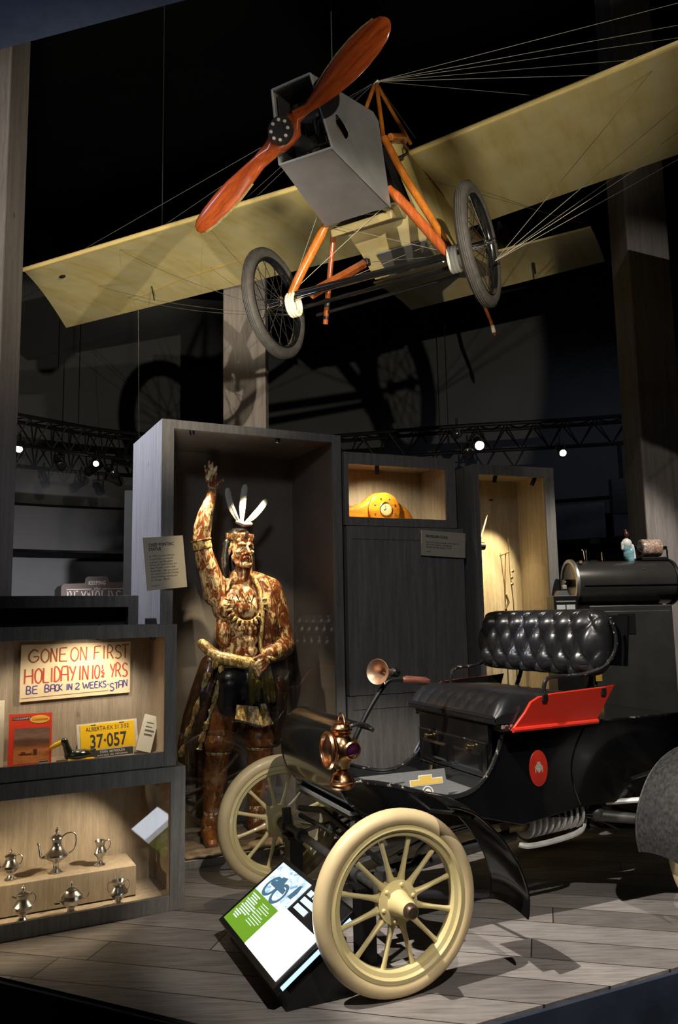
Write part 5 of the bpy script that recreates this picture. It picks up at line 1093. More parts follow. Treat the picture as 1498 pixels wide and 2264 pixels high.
# ================================================================== THINGS ON SHOW
# --- labels mounted on the cases
def card(name, label, M, w, h, mat=M_CARD, th=.006):
    t = thing(name, label, 'exhibit label', M=M); mb = MB(); mb.box2((0, 0, -th), (w, h, 0)); mb.build('card', mat, t, smooth=False); return t
FRONT = RX(PI / 2)       # text plane standing upright, facing local -y
cm = BIGM @ T(-.085, -.020, 1.632) @ FRONT @ RZ(math.radians(5.4))
c = card('exhibit_label', 'upright cream label naming the chief statue, on the tall case corner', cm, .247, .318)
lettering('heading', 'CHIEF PONTIAC\nSTATUE', .027, T(.030, .262, .0006), M_INK, c, sx=.80, offset=.0006, line=.95)
lettering('body_text', 'In 1950, General Motors\nCorporation produced\na plaster and fibreglass\nstatue of Chief Pontiac for\ntheir Pontiac automobile\ndealerships. Stan purchased\nthis statue from the Pontiac\nmerchandising warehouse\nin Chicago, Illinois.', .0175, T(.030, .198, .0006), plain('grey_ink', (.12, .115, .10), .7), c, shear=.25, sx=.88, line=1.02)
lettering('credit_line', 'RAM 2002.71.3', .009, T(.030, .022, .0006), M_INK, c, sx=.9)
mb = MB(); mb.box2((.10, .04, -.016), (.22, .28, -.0065)); mb.build('spacer', M_BLACKMETAL, c, smooth=False)
cm = CLKM @ T(.572, -.036, 1.880) @ FRONT @ RZ(math.radians(-2.6))
c = card('exhibit_label', 'wide cream label naming the propeller clock, on the cabinet corner', cm, .366, .182)
lettering('heading', 'PROPELLER CLOCK', .026, T(.036, .132, .0006), M_INK, c, sx=.80, offset=.0006)
lettering('body_text', 'Many old wooden propellers were made for\nthe airplane industry, including this\ndamaged one that became a clock.', .0170, T(.036, .093, .0006), MATS['grey_ink'], c, shear=.25, sx=.90, line=1.02)
lettering('credit_line', 'ca. 1920s', .010, T(.036, .026, .0006), M_INK, c)
mb = MB(); mb.box2((.06, .04, -.023), (.30, .15, -.0065)); mb.build('spacer', M_BLACKMETAL, c, smooth=False)
# --- handwritten holiday sign
sm = LOWM @ T(.088, .430, 1.040) @ FRONT
sg = thing('handwritten_sign', 'cream handwritten holiday sign hanging at the back of the upper left case', 'sign', M=sm)
mb = MB(); G = [[(0, 0, 0), (.578, .018, 0)], [(0, .300, 0), (.578, .300, 0)]]; mb.sheet(G, .003); mb.build('paper', plain('old_cream_paper', (.74, .62, .40), .75, var=.06, scale=4), sg, smooth=False)
def words(items, sw, mat, nm):
    mb = MB(); I = T(0, 0, .0022)
    for ch, x, y, w, h in items: handwrite(mb, ch, x, y, w, h, sw, I)
    return mb.build(nm, mat, sg, smooth=False)
def scale_px(L, skew=0.): # lettering measured on the 1498x856 close-up of the sign: 148..1440 wide, 95..790 high at the left
    out = []
    for ch, x0, x1, yt, yb in L:
        f = (x0 - 150) / 1290; top = 110 - 42 * f; bot = 790 - 105 * f
        u0, u1 = .578 * (x0 - 150) / 1290, .578 * (x1 - 150) / 1290; k = .300 / (bot - top); zoff = .018 * f
        z1 = .300 - (yt - top) * (.300 - zoff) / (bot - top); z0 = .300 - (yb - top) * (.300 - zoff) / (bot - top)
        out.append((ch, u0, z0, u1 - u0, z1 - z0))
    return out
words(scale_px([('G', 235, 355, 170, 320), ('O', 375, 475, 160, 320), ('N', 485, 565, 150, 315), ('E', 585, 680, 145, 308), ('O', 715, 815, 140, 305), ('N', 828, 912, 135, 298), ('F', 990, 1080, 125, 288), ('I', 1090, 1140, 118, 280), ('R', 1155, 1235, 118, 278), ('S', 1245, 1335, 112, 275), ('T', 1330, 1420, 108, 272)]), .0075, plain('red_brown_marker', (.32, .085, .025), .6, var=.3, scale=30), 'red_line')
words(scale_px([('H', 195, 295, 400, 575), ('O', 310, 400, 392, 568), ('L', 405, 480, 388, 562), ('I', 485, 525, 385, 555), ('D', 530, 615, 380, 550), ('A', 615, 700, 372, 545), ('Y', 705, 785, 368, 540), ('I', 815, 850, 362, 532), ('N', 860, 935, 360, 530), ('I', 968, 1000, 355, 522), ('0', 1005, 1070, 352, 518), ('1', 1085, 1112, 350, 400), ('/', 1080, 1120, 400, 450), ('2', 1090, 1125, 445, 495), ('Y', 1190, 1255, 340, 502), ('R', 1262, 1330, 335, 498), ('S', 1340, 1412, 330, 495)]), .0075, M_REDINK, 'red_line')
words(scale_px([('B', 222, 282, 605, 698), ('E', 290, 350, 600, 690), ('B', 428, 490, 590, 675), ('A', 495, 548, 588, 668), ('C', 545, 590, 585, 662), ('K', 588, 635, 582, 658), ('I', 675, 695, 580, 655), ('N', 700, 745, 575, 650), ('2', 778, 835, 570, 642), ('W', 868, 945, 562, 635), ('E', 952, 1000, 558, 632), ('E', 1008, 1052, 552, 628), ('K', 1060, 1108, 548, 625), ('S', 1110, 1152, 545, 620), ('-', 1158, 1185, 545, 620), ('S', 1190, 1250, 575, 665), ('T', 1250, 1300, 565, 645), ('A', 1300, 1355, 545, 630), ('N', 1358, 1408, 530, 610)]), .0058, M_BLUEINK, 'blue_line')
mb = MB(); ribbon(mb, [(.005, .018), (.30, .030), (.46, .036)], .003, T(0, 0, .0022)); mb.build('ruled_line', plain('brown_pencil', (.32, .18, .10), .7), sg, smooth=False)
# --- upper left case: book, papers, plate, duck
UZ = .742
def leaning(name, label, cat, x, y, w, h, lean, mat, yaw=0., roll=0., th=.004, z=UZ, group=None):
    M = LOWM @ T(x, y, z) @ RZ(math.radians(yaw)) @ RX(PI / 2 - math.radians(lean)) @ RZ(math.radians(roll))
    t = thing(name, label, cat, M=M, group=group); mb = MB(); mb.box2((0, 0, -th), (w, h, 0)); mb.build('cover' if cat == 'book' else 'sheet', mat, t, smooth=False); return t
bk = leaning('picture_book', 'red-bordered picture book propped at the left of the sign case', 'book', .022, .20, .205, .262, 10, plain('red_book_cover', (.72, .055, .025), .4, 0, .2, var=.05), roll=-1.0, th=.014)
def bar(nm, x0, y0, x1, y1, mat, par, z=.0008):
    mb = MB(); mb.box2((x0, y0, z - .0006), (x1, y1, z)); return mb.build(nm, mat, par, smooth=False)
def photo_mat():
    m, nt, b = _nt('brown_field_photo'); _set(b, (.3, .15, .08), .4, 0, .1)
    v = _coords(nt, (1, 1, 1)); n = _noise(nt, _coords(nt, (8, 26, 1)), 2.2, 5, .6, .4)
    sx = nt.nodes.new('ShaderNodeSeparateXYZ'); nt.links.new(v, sx.inputs[0]); mr = nt.nodes.new('ShaderNodeMapRange'); mr.inputs[1].default_value = .02; mr.inputs[2].default_value = .19; nt.links.new(sx.outputs[1], mr.inputs[0])
    g = _ramp(nt, mr.outputs[0], [(0, (.62, .22, .07)), (.35, (.58, .22, .07)), (.5, (.22, .085, .04)), (.62, (.13, .07, .05)), (.75, (.30, .17, .12)), (1, (.20, .12, .10))])
    nt.links.new(_mix(nt, g, _ramp(nt, n, [(.3, (.55, .5, .5)), (.7, (1.2, 1.2, 1.2))]), .7, 'MULTIPLY'), b.inputs['Base Color']); return m
bar('cover_photo', .025, .018, .195, .190, photo_mat(), bk)
mb = MB(); mb.lathe([(.0005, .0012), (1, .0012), (1, 0)], 40, T(.145, .232, .0004) @ Matrix.Diagonal((.048, .020, 1, 1))); mb.build('yellow_oval', plain('cover_yellow', (.85, .50, .06), .4), bk, smooth=False)
lettering('oval_script', 'Combines', .020, T(.106, .226, .0018), plain('cover_red', (.6, .08, .03), .4), bk, shear=.35, sx=.95)
bar('black_banner', .016, .232, .105, .246, M_INK, bk); lettering('banner_text', 'COCKSHUTT', .0125, T(.020, .2345, .0012), M_WHITEINK, bk, sx=1.05)
mb = MB(); mb.box2((.05, .06, .0012), (.11, .066, .002)); mb.box2((.118, .058, .0012), (.135, .085, .002)); mb.box2((.06, .066, .0012), (.08, .074, .002)); mb.build('printed_machine', plain('print_brown', (.10, .03, .015), .5), bk, smooth=False)
tk = leaning('price_ticket', 'tiny grey ticket standing in front of the red book corner', 'ticket', .165, .165, .045, .030, 12, plain('pale_grey_card', (.45, .45, .40), .6))
bar('ticket_band', .002, .022, .043, .028, M_INK, tk)
lp_ = leaning('letter', 'pale typed letter at the far left edge of the sign case', 'letter', -.145, .24, .150, .33, 8, plain('aged_paper', (.70, .66, .52), .7, var=.04))
for k in range(9): bar('typed_line', .03, .29 - .026 * k, .13 - .01 * (k % 3), .293 - .026 * k, MATS['grey_ink'], lp_)
pt = leaning('licence_plate', 'yellow licence plate in a pale frame leaning at the right of the sign case', 'licence plate', .372, .29, .318, .165, 14, plain('pale_plate_frame', (.72, .70, .62), .4, .3), roll=2.0, th=.006, z=UZ + .012)
mb = MB(); mb.box2((.016, .012, .0004), (.302, .158, .004)); yp = mb.build('yellow_plate', M_YELLOWPLATE, pt, smooth=False, bevel=.002)
lettering('plate_number', '37·057', .098, T(.159, .034, .0046), M_INK, yp, align='CENTER', sx=.72, offset=.0015)
lettering('plate_heading', 'ALBERTA·EX 31 3·52', .030, T(.159, .122, .0046), M_INK, yp, align='CENTER', sx=.86)
for x in (.085, .235):
    for y in (.018, .152): mb = MB(); mb.box((x, y, .0044), (.026, .005, .0012)); mb.build('slot', M_INK, yp, smooth=False)
sp_ = leaning('dealer_strip', 'black dealer name strip standing in front of the yellow licence plate', 'name strip', .432, .255, .225, .044, 14, plain('silver_strip', (.70, .70, .68), .35, .4), roll=1.5, th=.003)
bar('black_field', .004, .004, .221, .040, M_INK, sp_); lettering('strip_text', 'STAN  REYNOLDS', .017, T(.112, .023, .0012), M_WHITEINK, sp_, align='CENTER', sx=.95); lettering('strip_text', 'AUTO SALES  LTD.  WETASKIWIN', .011, T(.112, .008, .0012), M_WHITEINK, sp_, align='CENTER', sx=.95)
pp = leaning('folded_paper', 'narrow tilted pale pamphlet at the right end of the sign case', 'pamphlet', .668, .27, .082, .195, 12, plain('pale_paper', (.66, .64, .54), .7, var=.03), roll=-17, th=.003, z=UZ + .024)
for k, w in enumerate((.04, .036, .05, .045)): bar('printed_line', .022, .150 - .022 * k, .022 + w, .160 - .022 * k - (.004 if k < 2 else 0), MATS['grey_ink'], pp)
mb = MB(); mb.hexa([(.0, .0, -.02), (.082, .0, -.02), (.082, .18, -.05), (0, .18, -.05), (0, 0, -.004), (.082, 0, -.004), (.082, .18, -.004), (0, .18, -.004)]); mb.build('easel', plain('clear_brown_easel', (.30, .22, .14), .3), pp, smooth=False)
dk = thing('duck_decoy', 'small dark duck figure with a yellow bill beside the red book', 'figurine', M=LOWM @ T(.335, .22, UZ) @ RZ(math.radians(8)))
g = MB(); g.sph((.03, 0, .032), (.075, .040, .030), 16); cap(g, [(-.02, 0, .045), (-.035, 0, .085), (-.045, 0, .108)], [.024, .018, .020], 12); cap(g, [(.08, 0, .035), (.115, 0, .05)], [.02, .006], 10); organic('body', g, .0035, plain('glossy_dark_green', (.010, .016, .012), .15, 0, .8, var=.5, scale=40), dk, 2)
mb = MB(); mb.tube([(-.058, 0, .104), (-.085, 0, .094), (-.112, 0, .082), (-.118, 0, .080)], [.012, .013, .010, .003], 10, flat=.6); mb.build('bill', plain('yellow_bill', (.80, .48, .02), .35), dk)
mb = MB(); mb.tube([(-.03, -.02, .012), (.10, -.035, .010)], [.010, .008], 8); mb.build('yellow_foot', MATS['yellow_bill'], dk)
mb = MB(); mb.box2((-.07, -.05, .0), (.13, .05, .010)); mb.build('wooden_base', plain('dark_brown_base', (.10, .05, .02), .4), dk, bevel=.003)
cs = leaning('dark_booklet', 'small dark booklet leaning behind the duck figure', 'booklet', .365, .35, .075, .13, 14, plain('dark_grey_cover', (.06, .055, .055), .5), roll=-14, z=UZ + .022)
# --- silver tea service on the step
LZ = .041
sb_ = thing('display_step', 'low wooden step carrying the back row of silver', 'display step', M=LOWM @ T(-.58, .205, LZ))
mb = MB(); mb.box2((0, 0, 0), (1.245, .25, .148)); mb.build('step', M_CASEIN, sb_, smooth=False, bevel=.003)
def teapot(name, label, cat, x, y, z, H, prof, spout=None, handles=(), lid=True, rot=0.):
    t = thing(name, label, cat, M=LOWM @ T(x, y, z) @ RZ(math.radians(rot)), group='silver tea service')
    mb = MB(); mb.lathe([(r * H * 1.2, h * H) for r, h in prof], 36); mb.build('body', M_SILVER, t)
    if lid:
        hl = prof[-1][1]; rl = prof[-1][0] * 1.2
        mb = MB(); mb.lathe([(rl * H * 1.05, hl * H), (rl * H * 1.02, (hl + .02) * H), (rl * .75 * H, (hl + .06) * H), (rl * .3 * H, (hl + .085) * H), (.022 * H, (hl + .10) * H), (.035 * H, (hl + .13) * H), (.050 * H, (hl + .16) * H), (.035 * H, (hl + .19) * H), (.016 * H, (hl + .205) * H), (.020 * H, (hl + .225) * H), (.0005, (hl + .245) * H)], 28); mb.build('lid', M_SILVER, t)
    if spout: mb = MB(); mb.tube(smooth_path([(a * H, 0, b * H) for a, b in spout], 6), [.042 * H - .022 * H * k / (6 * (len(spout) - 1)) for k in range(6 * (len(spout) - 1) + 1)], 12); mb.build('spout', M_SILVER, t)
    for h in handles:
        mb = MB(); mb.tube(smooth_path([(a * H, 0, b * H) for a, b in h], 6), .017 * H, 10); mb.build('handle', M_SILVER, t)
    return t
PROF_POT = [(.001, 0), (.14, 0), (.145, .02), (.11, .05), (.055, .10), (.05, .17), (.07, .22), (.17, .29), (.225, .36), (.22, .40), (.15, .47), (.105, .54), (.095, .62), (.105, .68), (.11, .72)]
PROF_SM = [(.001, 0), (.16, 0), (.165, .025), (.11, .07), (.07, .14), (.075, .2), (.17, .28), (.25, .38), (.25, .46), (.17, .56), (.14, .64), (.155, .70), (.16, .74)]
PROF_SUG = [(.001, 0), (.17, 0), (.175, .03), (.10, .08), (.085, .16), (.15, .24), (.28, .36), (.33, .48), (.31, .58), (.20, .66), (.17, .72)]
PROF_CR = [(.001, 0), (.19, 0), (.195, .03), (.11, .09), (.085, .22), (.11, .32), (.20, .44), (.23, .54), (.19, .66), (.145, .76), (.16, .86), (.21, .98), (.20, .985), (.14, .86), (.12, .76), (.001, .74)]
hp = [(.10, .72), (.22, .80), (.38, .78), (.42, .60), (.36, .42), (.22, .34)]; hs = [(.15, .70), (.26, .76), (.36, .66), (.33, .5), (.22, .4)]
sp1 = [(-.20, .34), (-.32, .36), (-.36, .50), (-.38, .62), (-.42, .66)]; sp2 = [(-.2, .40), (-.33, .44), (-.38, .56), (-.45, .62)]
ZB = LZ + .149
teapot('coffee_pot', 'tall silver coffee pot in the middle of the back row on the step', 'coffee pot', .278, .30, ZB, .228, PROF_POT, sp1, (hp,))
teapot('teapot', 'silver teapot at the left end of the back row, cut by the picture edge', 'teapot', .060, .29, ZB, .150, PROF_SM, sp2, (hs,))
teapot('cream_jug', 'small silver cream jug at the right end of the back row', 'jug', .497, .30, ZB, .124, PROF_CR, None, ([(.17, .9), (.32, .98), (.42, .86), (.36, .66), (.2, .5)],), lid=False, rot=-5)
teapot('teapot', 'silver lidded pot at the left of the front row', 'teapot', .102, .095, LZ, .172, PROF_SM, [(-.15, .66), (-.24, .70), (-.28, .74)], ([(.14, .68), (.26, .74), (.34, .62), (.30, .48), (.2, .4)],))
teapot('sugar_bowl', 'squat silver lidded bowl in the middle of the front row', 'bowl', .325, .095, LZ, .158, PROF_SUG, [(-.28, .38), (-.42, .36), (-.5, .38)], ([(.29, .40), (.42, .38), (.50, .46), (.54, .56)],))
teapot('sugar_bowl', 'dark silver open bowl with two handles at the right of the front row', 'bowl', .553, .10, LZ, .118, [(.001, 0), (.2, 0), (.2, .04), (.11, .1), (.1, .2), (.24, .34), (.34, .5), (.33, .6), (.23, .74), (.21, .86), (.26, .98), (.25, .985), (.19, .86), (.21, .74), (.001, .5)], None, ([(.22, .86), (.36, .98), (.46, .84), (.42, .62), (.28, .46)], [(-.22, .86), (-.36, .98), (-.46, .84), (-.42, .62), (-.28, .46)]), lid=False)
# --- propeller clock
CZ = 2.085 + .034
ct = thing('propeller_clock', 'mantel clock made from the hub of a wooden propeller', 'clock', M=CLKM @ T(.405, .27, CZ) @ RZ(0))
M_CLK = wood('honey_varnished_wood', (.36, .11, .008), (.66, .27, .025), (1.2, 9, 9), .25, .7, .02)
L = []
for x, h0, h1, d0 in ((-.40, 0, .080, .03), (-.33, 0, .125, .035), (-.24, .0, .140, .04), (-.16, 0, .165, .05), (-.10, .0, .215, .065), (-.06, 0, .240, .07), (0, 0, .250, .072), (.06, 0, .240, .07), (.10, .0, .215, .065), (.15, 0, .175, .05), (.19, 0, .150, .045), (.23, 0, .115, .04), (.265, 0, .060, .03), (.285, 0, .012, .02)):
    L.append([(x, -d0 * a, h0 + (h1 - h0) * b) for a, b in ((1, 0), (1, .3), (1.0, .75), (.8, .93), (.3, 1), (-.3, 1), (-.9, .93), (-1, .6), (-1, 0))])
mb = MB(); mb.loft(L); mb.build('body', M_CLK, ct, angle=50)
mb = MB(); mb.lathe([(.001, .010), (.118, .010), (.128, .004), (.130, -.01)], 40, T(0, -.072, .112) @ RX(PI / 2)); mb.build('hub_face', M_CLK, ct)
DC = T(.005, -.083, .118) @ RX(PI / 2)
mb = MB(); mb.lathe([(.001, .002), (.046, .002), (.046, 0)], 36, DC); fc_ = mb.build('dial', plain('cream_dial', (.42, .38, .22), .6, var=.03), ct)
mb = MB(); mb.ring([(.050, 0), (.052, .006), (.048, .009), (.045, .003)], 36, DC); mb.build('bezel', M_BRASS, fc_)
for ang, ln, wd, nm in ((math.radians(238), .024, .004, 'hour_hand'), (math.radians(-12), .038, .003, 'minute_hand')):
    mb = MB(); mb.box((0, ln / 2 - .004, .0035), (wd, ln, .0012), DC @ RZ(-ang)); mb.build(nm, M_INK, fc_, smooth=False)
for k in range(12):
    mb = MB(); mb.box((0, .038, .0026), (.0022, .007 if k % 3 == 0 else .004, .0008), DC @ RZ(PI * k / 6)); mb.build('hour_mark', M_INK, fc_, smooth=False)
for k in range(8):
    q = PI * (k + .5) / 4; mb = MB(); mb.sph((.088 * math.cos(q), -.083, .115 + .085 * math.sin(q)), .0072, 12); mb.build('stud', M_CHROME, ct)
# --- narrow case: fishing rod and wire stand
def nloc(*p): return tuple(NARM @ Vector(p))
rd_ = thing('fishing_rod', 'slender rod with a reel leaning in the narrow yellow case', 'rod', M=NARM @ T(.20, .26, 1.47))
tilt = [(.04, 0, -.9), (.02, 0, .25), (.045, 0, .48), (.20, 0, .90)]
mb = MB(); mb.tube([(-.02, .0, -1.42), (.0, .0, .44), (.035, .0, .55), (.185, .04, .895)], [.012, .010, .008, .004], 8); mb.build('shaft', plain('aged_steel_rod', (.30, .26, .18), .4, .7), rd_)
mb = MB(); mb.lathe([(.001, -.018), (.03, -.018), (.03, .018), (.001, .018)], 18, T(.03, -.03, .50) @ RY(PI / 2)); mb.build('reel', M_BLACKMETAL, rd_)
for z in (.42, .32):
    mb = MB(); mb.tube([(.01 + .022 * math.cos(q), -.015, z + .028 * math.sin(q)) for q in [2 * PI * k / 14 for k in range(12)]], .003, 6); mb.build('guide_ring', M_BLACKMETAL, rd_)
mb = MB(); mb.box((.165, .03, .87), (.03, .01, .012)); mb.build('tip_fitting', M_BLACKMETAL, rd_)
wsn = thing('wire_trap', 'thin forked wire implement standing in the narrow yellow case', 'implement', M=NARM @ T(.42, .26, .04))
for k, pts in enumerate((((0, 0, 0), (.01, 0, 1.2), (.012, 0, 1.62), (-.012, 0, 1.88)), ((.012, 0, 1.5), (.02, 0, 1.7), (.035, 0, 1.875)), ((.09, 0, 0), (.085, 0, 1.5), (.065, 0, 1.75), (.062, 0, 2.0)))):
    mb = MB(); mb.tube(pts, [.006, .005, .004, .003][:len(pts)], 6); mb.build('wire', plain('rusty_wire', (.16, .11, .05), .5, .6), wsn)
mb = MB(); mb.tube([(-.02, 0, 1.86), (.02, -.01, 1.875), (.07, 0, 1.895)], .006, 6); mb.build('crosspiece', MATS['rusty_wire'], wsn)
mb = MB(); mb.tube([(.035, -.01, .05 + 1.35), (.0, -.02, 1.45), (.03, -.02, 1.5), (.01, -.02, 1.56)], .009, 6); mb.build('twist', MATS['rusty_wire'], wsn)
for z in (1.74, 1.69, 1.64):
    mb = MB(); mb.sph((.075 + .01 * (z > 1.7), -.01, z), (.014, .008, .012), 10); mb.build('brass_tag', M_BRASS, wsn)
mb = MB(); mb.box2((-.06, -.05, 0), (.15, .05, .012)); mb.build('base', M_BLACKMETAL, wsn)
# --- black drum cooker on its cabinet at the right
DM = frame_mat(1.70, 5.60, 4)
bc = thing('steel_cabinet', 'dark grey steel cabinet standing behind the car seat', 'cabinet', M=DM @ T(.045, 0, 0))
mb = MB(); mb.box2((0, 0, 0), (.60, .45, 1.50)); mb.build('carcass', plain('dark_brushed_steel', (.085, .082, .078), .35, .6, var=.2, scale=5), bc, smooth=False, bevel=.006)
mb = MB(); mb.box2((.02, -.012, .05), (.58, -.001, 1.46)); dd = mb.build('door', MATS['dark_brushed_steel'], bc, smooth=False, bevel=.004)
mb = MB(); mb.box2((.20, -.016, 1.30), (.32, -.0125, 1.44)); mb.build('dark_plate', M_BLACKMETAL, dd, smooth=False)
mb = MB(); mb.box2((.01, -.016, .98), (.055, -.0125, 1.04)); mb.build('yellow_sticker', plain('faded_yellow_label', (.45, .28, .03), .5), dd, smooth=False)
dr_ = thing('steel_drum', 'polished black horizontal drum lying on the steel cabinet', 'drum', M=DM @ T(-.01, .20, 1.665))
M_BLKCHR = plain('black_polished_steel', (.10, .095, .09), .24, .7, var=.15, scale=4)
mb = MB(); mb.lathe([(.001, .02), (.150, .02), (.158, .0), (.158, .74), (.150, .76), (.001, .76)], 48, RY(PI / 2)); mb.build('barrel', M_BLKCHR, dr_)
mb = MB(); mb.ring([(.172, -.012), (.176, -.004), (.176, .010), (.168, .014), (.150, .014), (.150, -.012)], 48, RY(PI / 2)); mb.build('end_flange', plain('pale_steel_flange', (.45, .44, .40), .35, .8, var=.2), dr_)
mb = MB(); mb.lathe([(.001, -.004), (.150, -.002), (.150, .004)], 40, RY(PI / 2)); mb.build('end_plate', M_BLKCHR, dr_)
mb = MB(); mb.lathe([(.001, -.05), (.03, -.05), (.03, -.01)], 16, RY(PI / 2)); mb.build('end_boss', M_BLACKMETAL, dr_)
for x in (.74,):
    mb = MB(); mb.ring([(.166, -.012), (.172, 0), (.166, .012), (.156, 0)], 48, T(x, 0, 0) @ RY(PI / 2)); mb.build('band', M_BLACKMETAL, dr_)
mb = MB(); mb.tube([(.05, -.16, -.02), (.74, -.16, -.02)], .004, 6); mb.build('seam', M_BLACKMETAL, dr_)
for x in (.34, .50):
    mb = MB(); mb.sph((x, -.130, .090), .007, 10); mb.build('rivet', M_CHROME, dr_)
mb = MB(); mb.tube([(.115, -.03, .155), (.110, -.03, .235)], .011, 10); mb.lathe([(.001, 0), (.02, 0), (.02, .012), (.001, .014)], 14, T(.108, -.03, .235)); mb.build('valve', M_CHROME, dr_)
mb = MB(); mb.tube([(.07, -.06, .145), (.05, -.10, .15)], .012, 8); mb.build('tap', M_BRASS, dr_)
mb = MB(); mb.tube([(.26, .02, .155), (.26, .02, .230)], .004, 6); mb.build('rod', M_CHROME, dr_)
mb = MB(); mb.sph((.19, .02, .150), (.05, .04, .022), 14); mb.build('filler_cap', M_BLACKMETAL, dr_)
def on_drum(x, z=.0): return DM @ T(x, .20, 1.665 + .158 + z)
bt = thing('figure_bottle', 'small white and blue figure with a dark head standing on the drum', 'figurine', M=on_drum(.435))
g = MB(); g.sph((0, 0, .055), (.034, .03, .058), 16); cap(g, [(-.01, 0, .09), (-.005, 0, .14)], [.032, .030], 14); cap(g, [(.02, 0, .01), (.024, 0, .07)], [.03, .03], 12); organic('skirt', g, .004, plain('blue_green_glaze', (.22, .42, .48), .3, 0, .4, var=.3, scale=25), bt, 2)
g = MB(); g.sph((-.004, -.004, .128), (.038, .032, .040), 16); cap(g, [(.035, -.01, .11), (.044, -.015, .02)], [.013, .012], 10); cap(g, [(-.035, -.005, .13), (-.038, -.005, .09)], [.014, .012], 10); organic('blouse', g, .004, plain('white_glaze', (.72, .72, .70), .35, 0, .4, var=.2, scale=40, bump=.5), bt, 2)
g = MB(); g.sph((-.002, 0, .195), (.020, .020, .028), 14); cap(g, [(-.004, 0, .16), (-.006, 0, .225)], [.012, .012], 10); organic('head', g, .003, plain('dark_red_brown', (.06, .018, .012), .35), bt, 2)
ln_ = thing('glass_drum', 'speckled silver cylinder lying in a bracket on top of the drum', 'cylinder', M=on_drum(.52, .018))
mb = MB(); mb.lathe([(.001, .03), (.05, .03), (.064, .036), (.066, .045), (.066, .165), (.064, .175), (.05, .18), (.001, .18)], 32, T(-.02, 0, .075) @ RY(PI / 2)); mb.build('cylinder', bronze_paint('speckled_silver_copper', (.45, .26, .18), (.75, .72, .68), (.10, .06, .05), .5, 40), ln_)
mb = MB(); mb.lathe([(.001, 0), (.018, 0), (.022, .01), (.050, .03)], 20, T(-.02, 0, .075) @ RY(PI / 2)); mb.build('neck', M_BLKCHR, ln_)
mb = MB(); mb.lathe([(.058, 0), (.030, .022), (.016, .03), (.016, .05), (.001, .052)], 24, T(.16, 0, .075) @ RY(PI / 2)); mb.build('nozzle', M_CHROME, ln_)
mb = MB(); mb.box2((.0, -.05, -.018), (.20, .05, .006)); mb.build('bracket', M_BLACKMETAL, ln_, smooth=False, bevel=.003)
mb = MB(); mb.tube([(.205, 0, .075), (.215, 0, .06), (.215, 0, -.03)], .006, 8); mb.build('support_rod', M_CHROME, ln_)
# little glazed apparatus left of the drum
DMb = DM @ T(-.20, .02, 0)
sx_ = thing('black_stand', 'black pedestal partly hidden behind the car seat back', 'stand', M=DMb); mb = MB(); mb.box2((0, 0, 0), (.17, .20, 1.40)); mb.build('post', M_BLACKMETAL, sx_, smooth=False, bevel=.004)
ap = thing('wall_box', 'small black box with two white windows left of the drum', 'instrument box', M=DMb @ T(0, 0, 1.401))
mb = MB(); mb.box2((.0, .0, 0), (.17, .16, .175)); mb.build('case', M_BLACKMETAL, ap, smooth=False, bevel=.005)
for x in (.018, .088):
    mb = MB(); mb.box2((x, -.003, .045), (x + .062, 0, .110)); mb.build('window', plain('milky_glass', (.62, .62, .60), .3), ap, smooth=False)
mb = MB(); mb.box2((.018, -.004, .036), (.150, 0, .044)); mb.build('copper_strip', M_COPPER, ap, smooth=False)
mb = MB(); mb.box2((.015, -.003, .128), (.155, 0, .138)); mb.build('pale_strip', plain('grey_enamel', (.30, .30, .30), .4), ap, smooth=False)
mb = MB(); mb.lathe([(.001, 0), (.06, 0), (.045, .035), (.001, .036)], 4, T(.085, .08, .175) @ RZ(PI / 4)); mb.build('cover', M_BLACKMETAL, ap, smooth=False)
mb = MB(); mb.box((.10, .06, .235), (.03, .03, .03)); mb.build('knob', plain('grey_knob', (.35, .34, .33), .5), ap, smooth=False, bevel=.004)
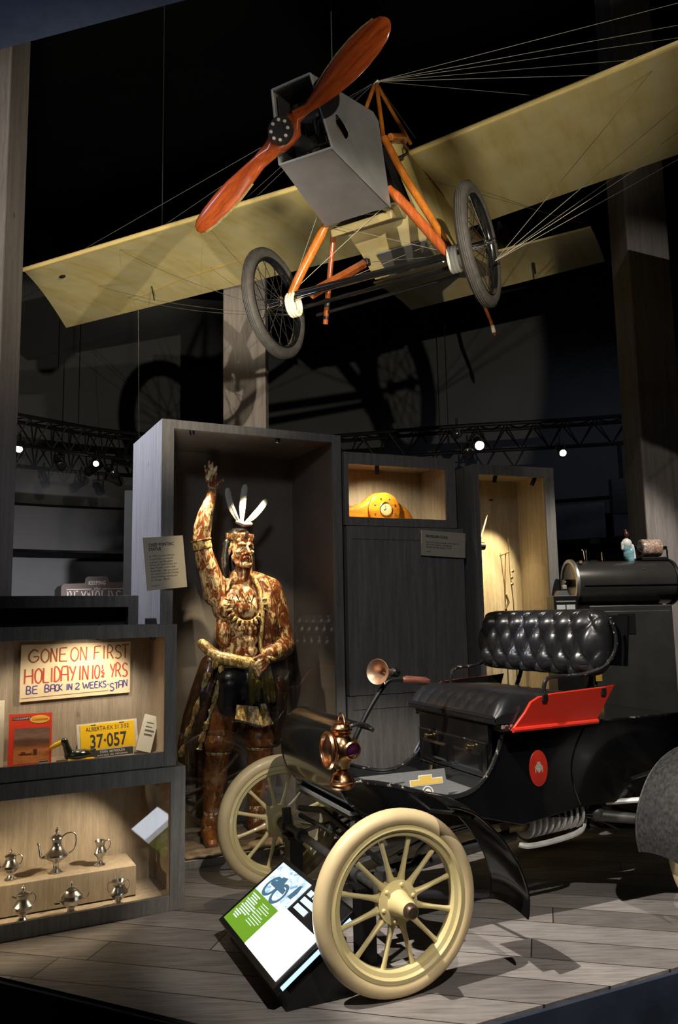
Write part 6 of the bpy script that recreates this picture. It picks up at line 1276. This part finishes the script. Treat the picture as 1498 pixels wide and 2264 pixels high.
# --- far gallery sign, upper left background
kM = basis((1, 0, 0), (0, 0, 1), (0, -1, 0), (-4.20, 11.5, 0))
ks = thing('gallery_sign', 'distant grey-brown gallery title sign at the left, lit from below', 'sign', M=kM)
M_SIGN = plain('mauve_brown_sign', (.15, .115, .11), .6, var=.05)
mb = MB(); mb.prism([(.16, .0), (2.9, 0), (2.9, 1.99), (2.72, 2.02), (.86, 1.995), (.84, 2.06), (.82, 2.085), (.54, 2.085), (.51, 2.06), (.50, 1.99), (.20, 1.985), (.16, 1.95)], -.04, 0); mb.build('board', M_SIGN, ks, smooth=False)
mb = MB(); mb.prism([(.06, 0), (.155, 0), (.155, 1.965), (.10, 1.95), (.06, 1.90)], -.10, -.02); mb.build('side_leg', M_BLACKMETAL, ks, smooth=False)
M_SGNTXT = plain('pale_sign_letters', (.74, .68, .64), .6)
lettering('sign_text', 'KEEPING', .078, T(.68, 1.965, .003), M_SGNTXT, ks, align='CENTER', offset=.002, space=1.12, sx=.75)
lettering('sign_text', 'the', .075, T(.68, 1.885, .003), M_SGNTXT, ks, align='CENTER', shear=.3)
for x0, x1 in ((.24, .60), (.76, 1.9)):
    mb = MB(); mb.box2((x0, 1.898, .001), (x1, 1.908, .003)); mb.build('sign_rule', M_SGNTXT, ks, smooth=False)
# serif capitals built from strokes with feet
SER = {'R': [[(0, 0), (0, 1)], [(0, 1), (.5, .98), (.62, .76), (.5, .54), (0, .52)], [(.3, .52), (.8, 0)]], 'E': [[(0, 0), (0, 1)], [(0, 1), (.65, 1)], [(0, .5), (.5, .5)], [(0, 0), (.7, 0)]], 'Y': [[(.4, 0), (.4, .5), (0, 1)], [(.4, .5), (.8, 1)]],
       'N': [[(0, 0), (0, 1), (.8, 0), (.8, 1)]], 'O': [[(.4 + .4 * math.cos(q), .5 + .5 * math.sin(q)) for q in [2 * PI * k / 16 for k in range(17)]]], 'L': [[(0, 1), (0, 0), (.65, 0)]], 'D': [[(0, 0), (0, 1), (.45, .95), (.75, .5), (.45, .05), (0, 0)]], 'S': STROKES['S']}
mb = MB(); x = .26
for ch in 'REYNOLDS':
    w, h = .080, .17
    for stq in SER[ch]: ribbon(mb, [(x + p[0] * w, 1.705 + p[1] * h) for p in stq], .017, T(0, 0, .003), .003)
    for fx_ in ((0, .8) if ch == 'N' else (0,)):
        if ch in 'RENLD': ribbon(mb, [(x + fx_ * w - .016, 1.705), (x + fx_ * w + .016, 1.705)], .010, T(0, 0, .003), .003); ribbon(mb, [(x + fx_ * w - .016, 1.875), (x + fx_ * w + .016, 1.875)], .010, T(0, 0, .003), .003)
    x += .098 if ch != 'N' else .103
mb.build('sign_text', M_SGNTXT, ks, smooth=False)
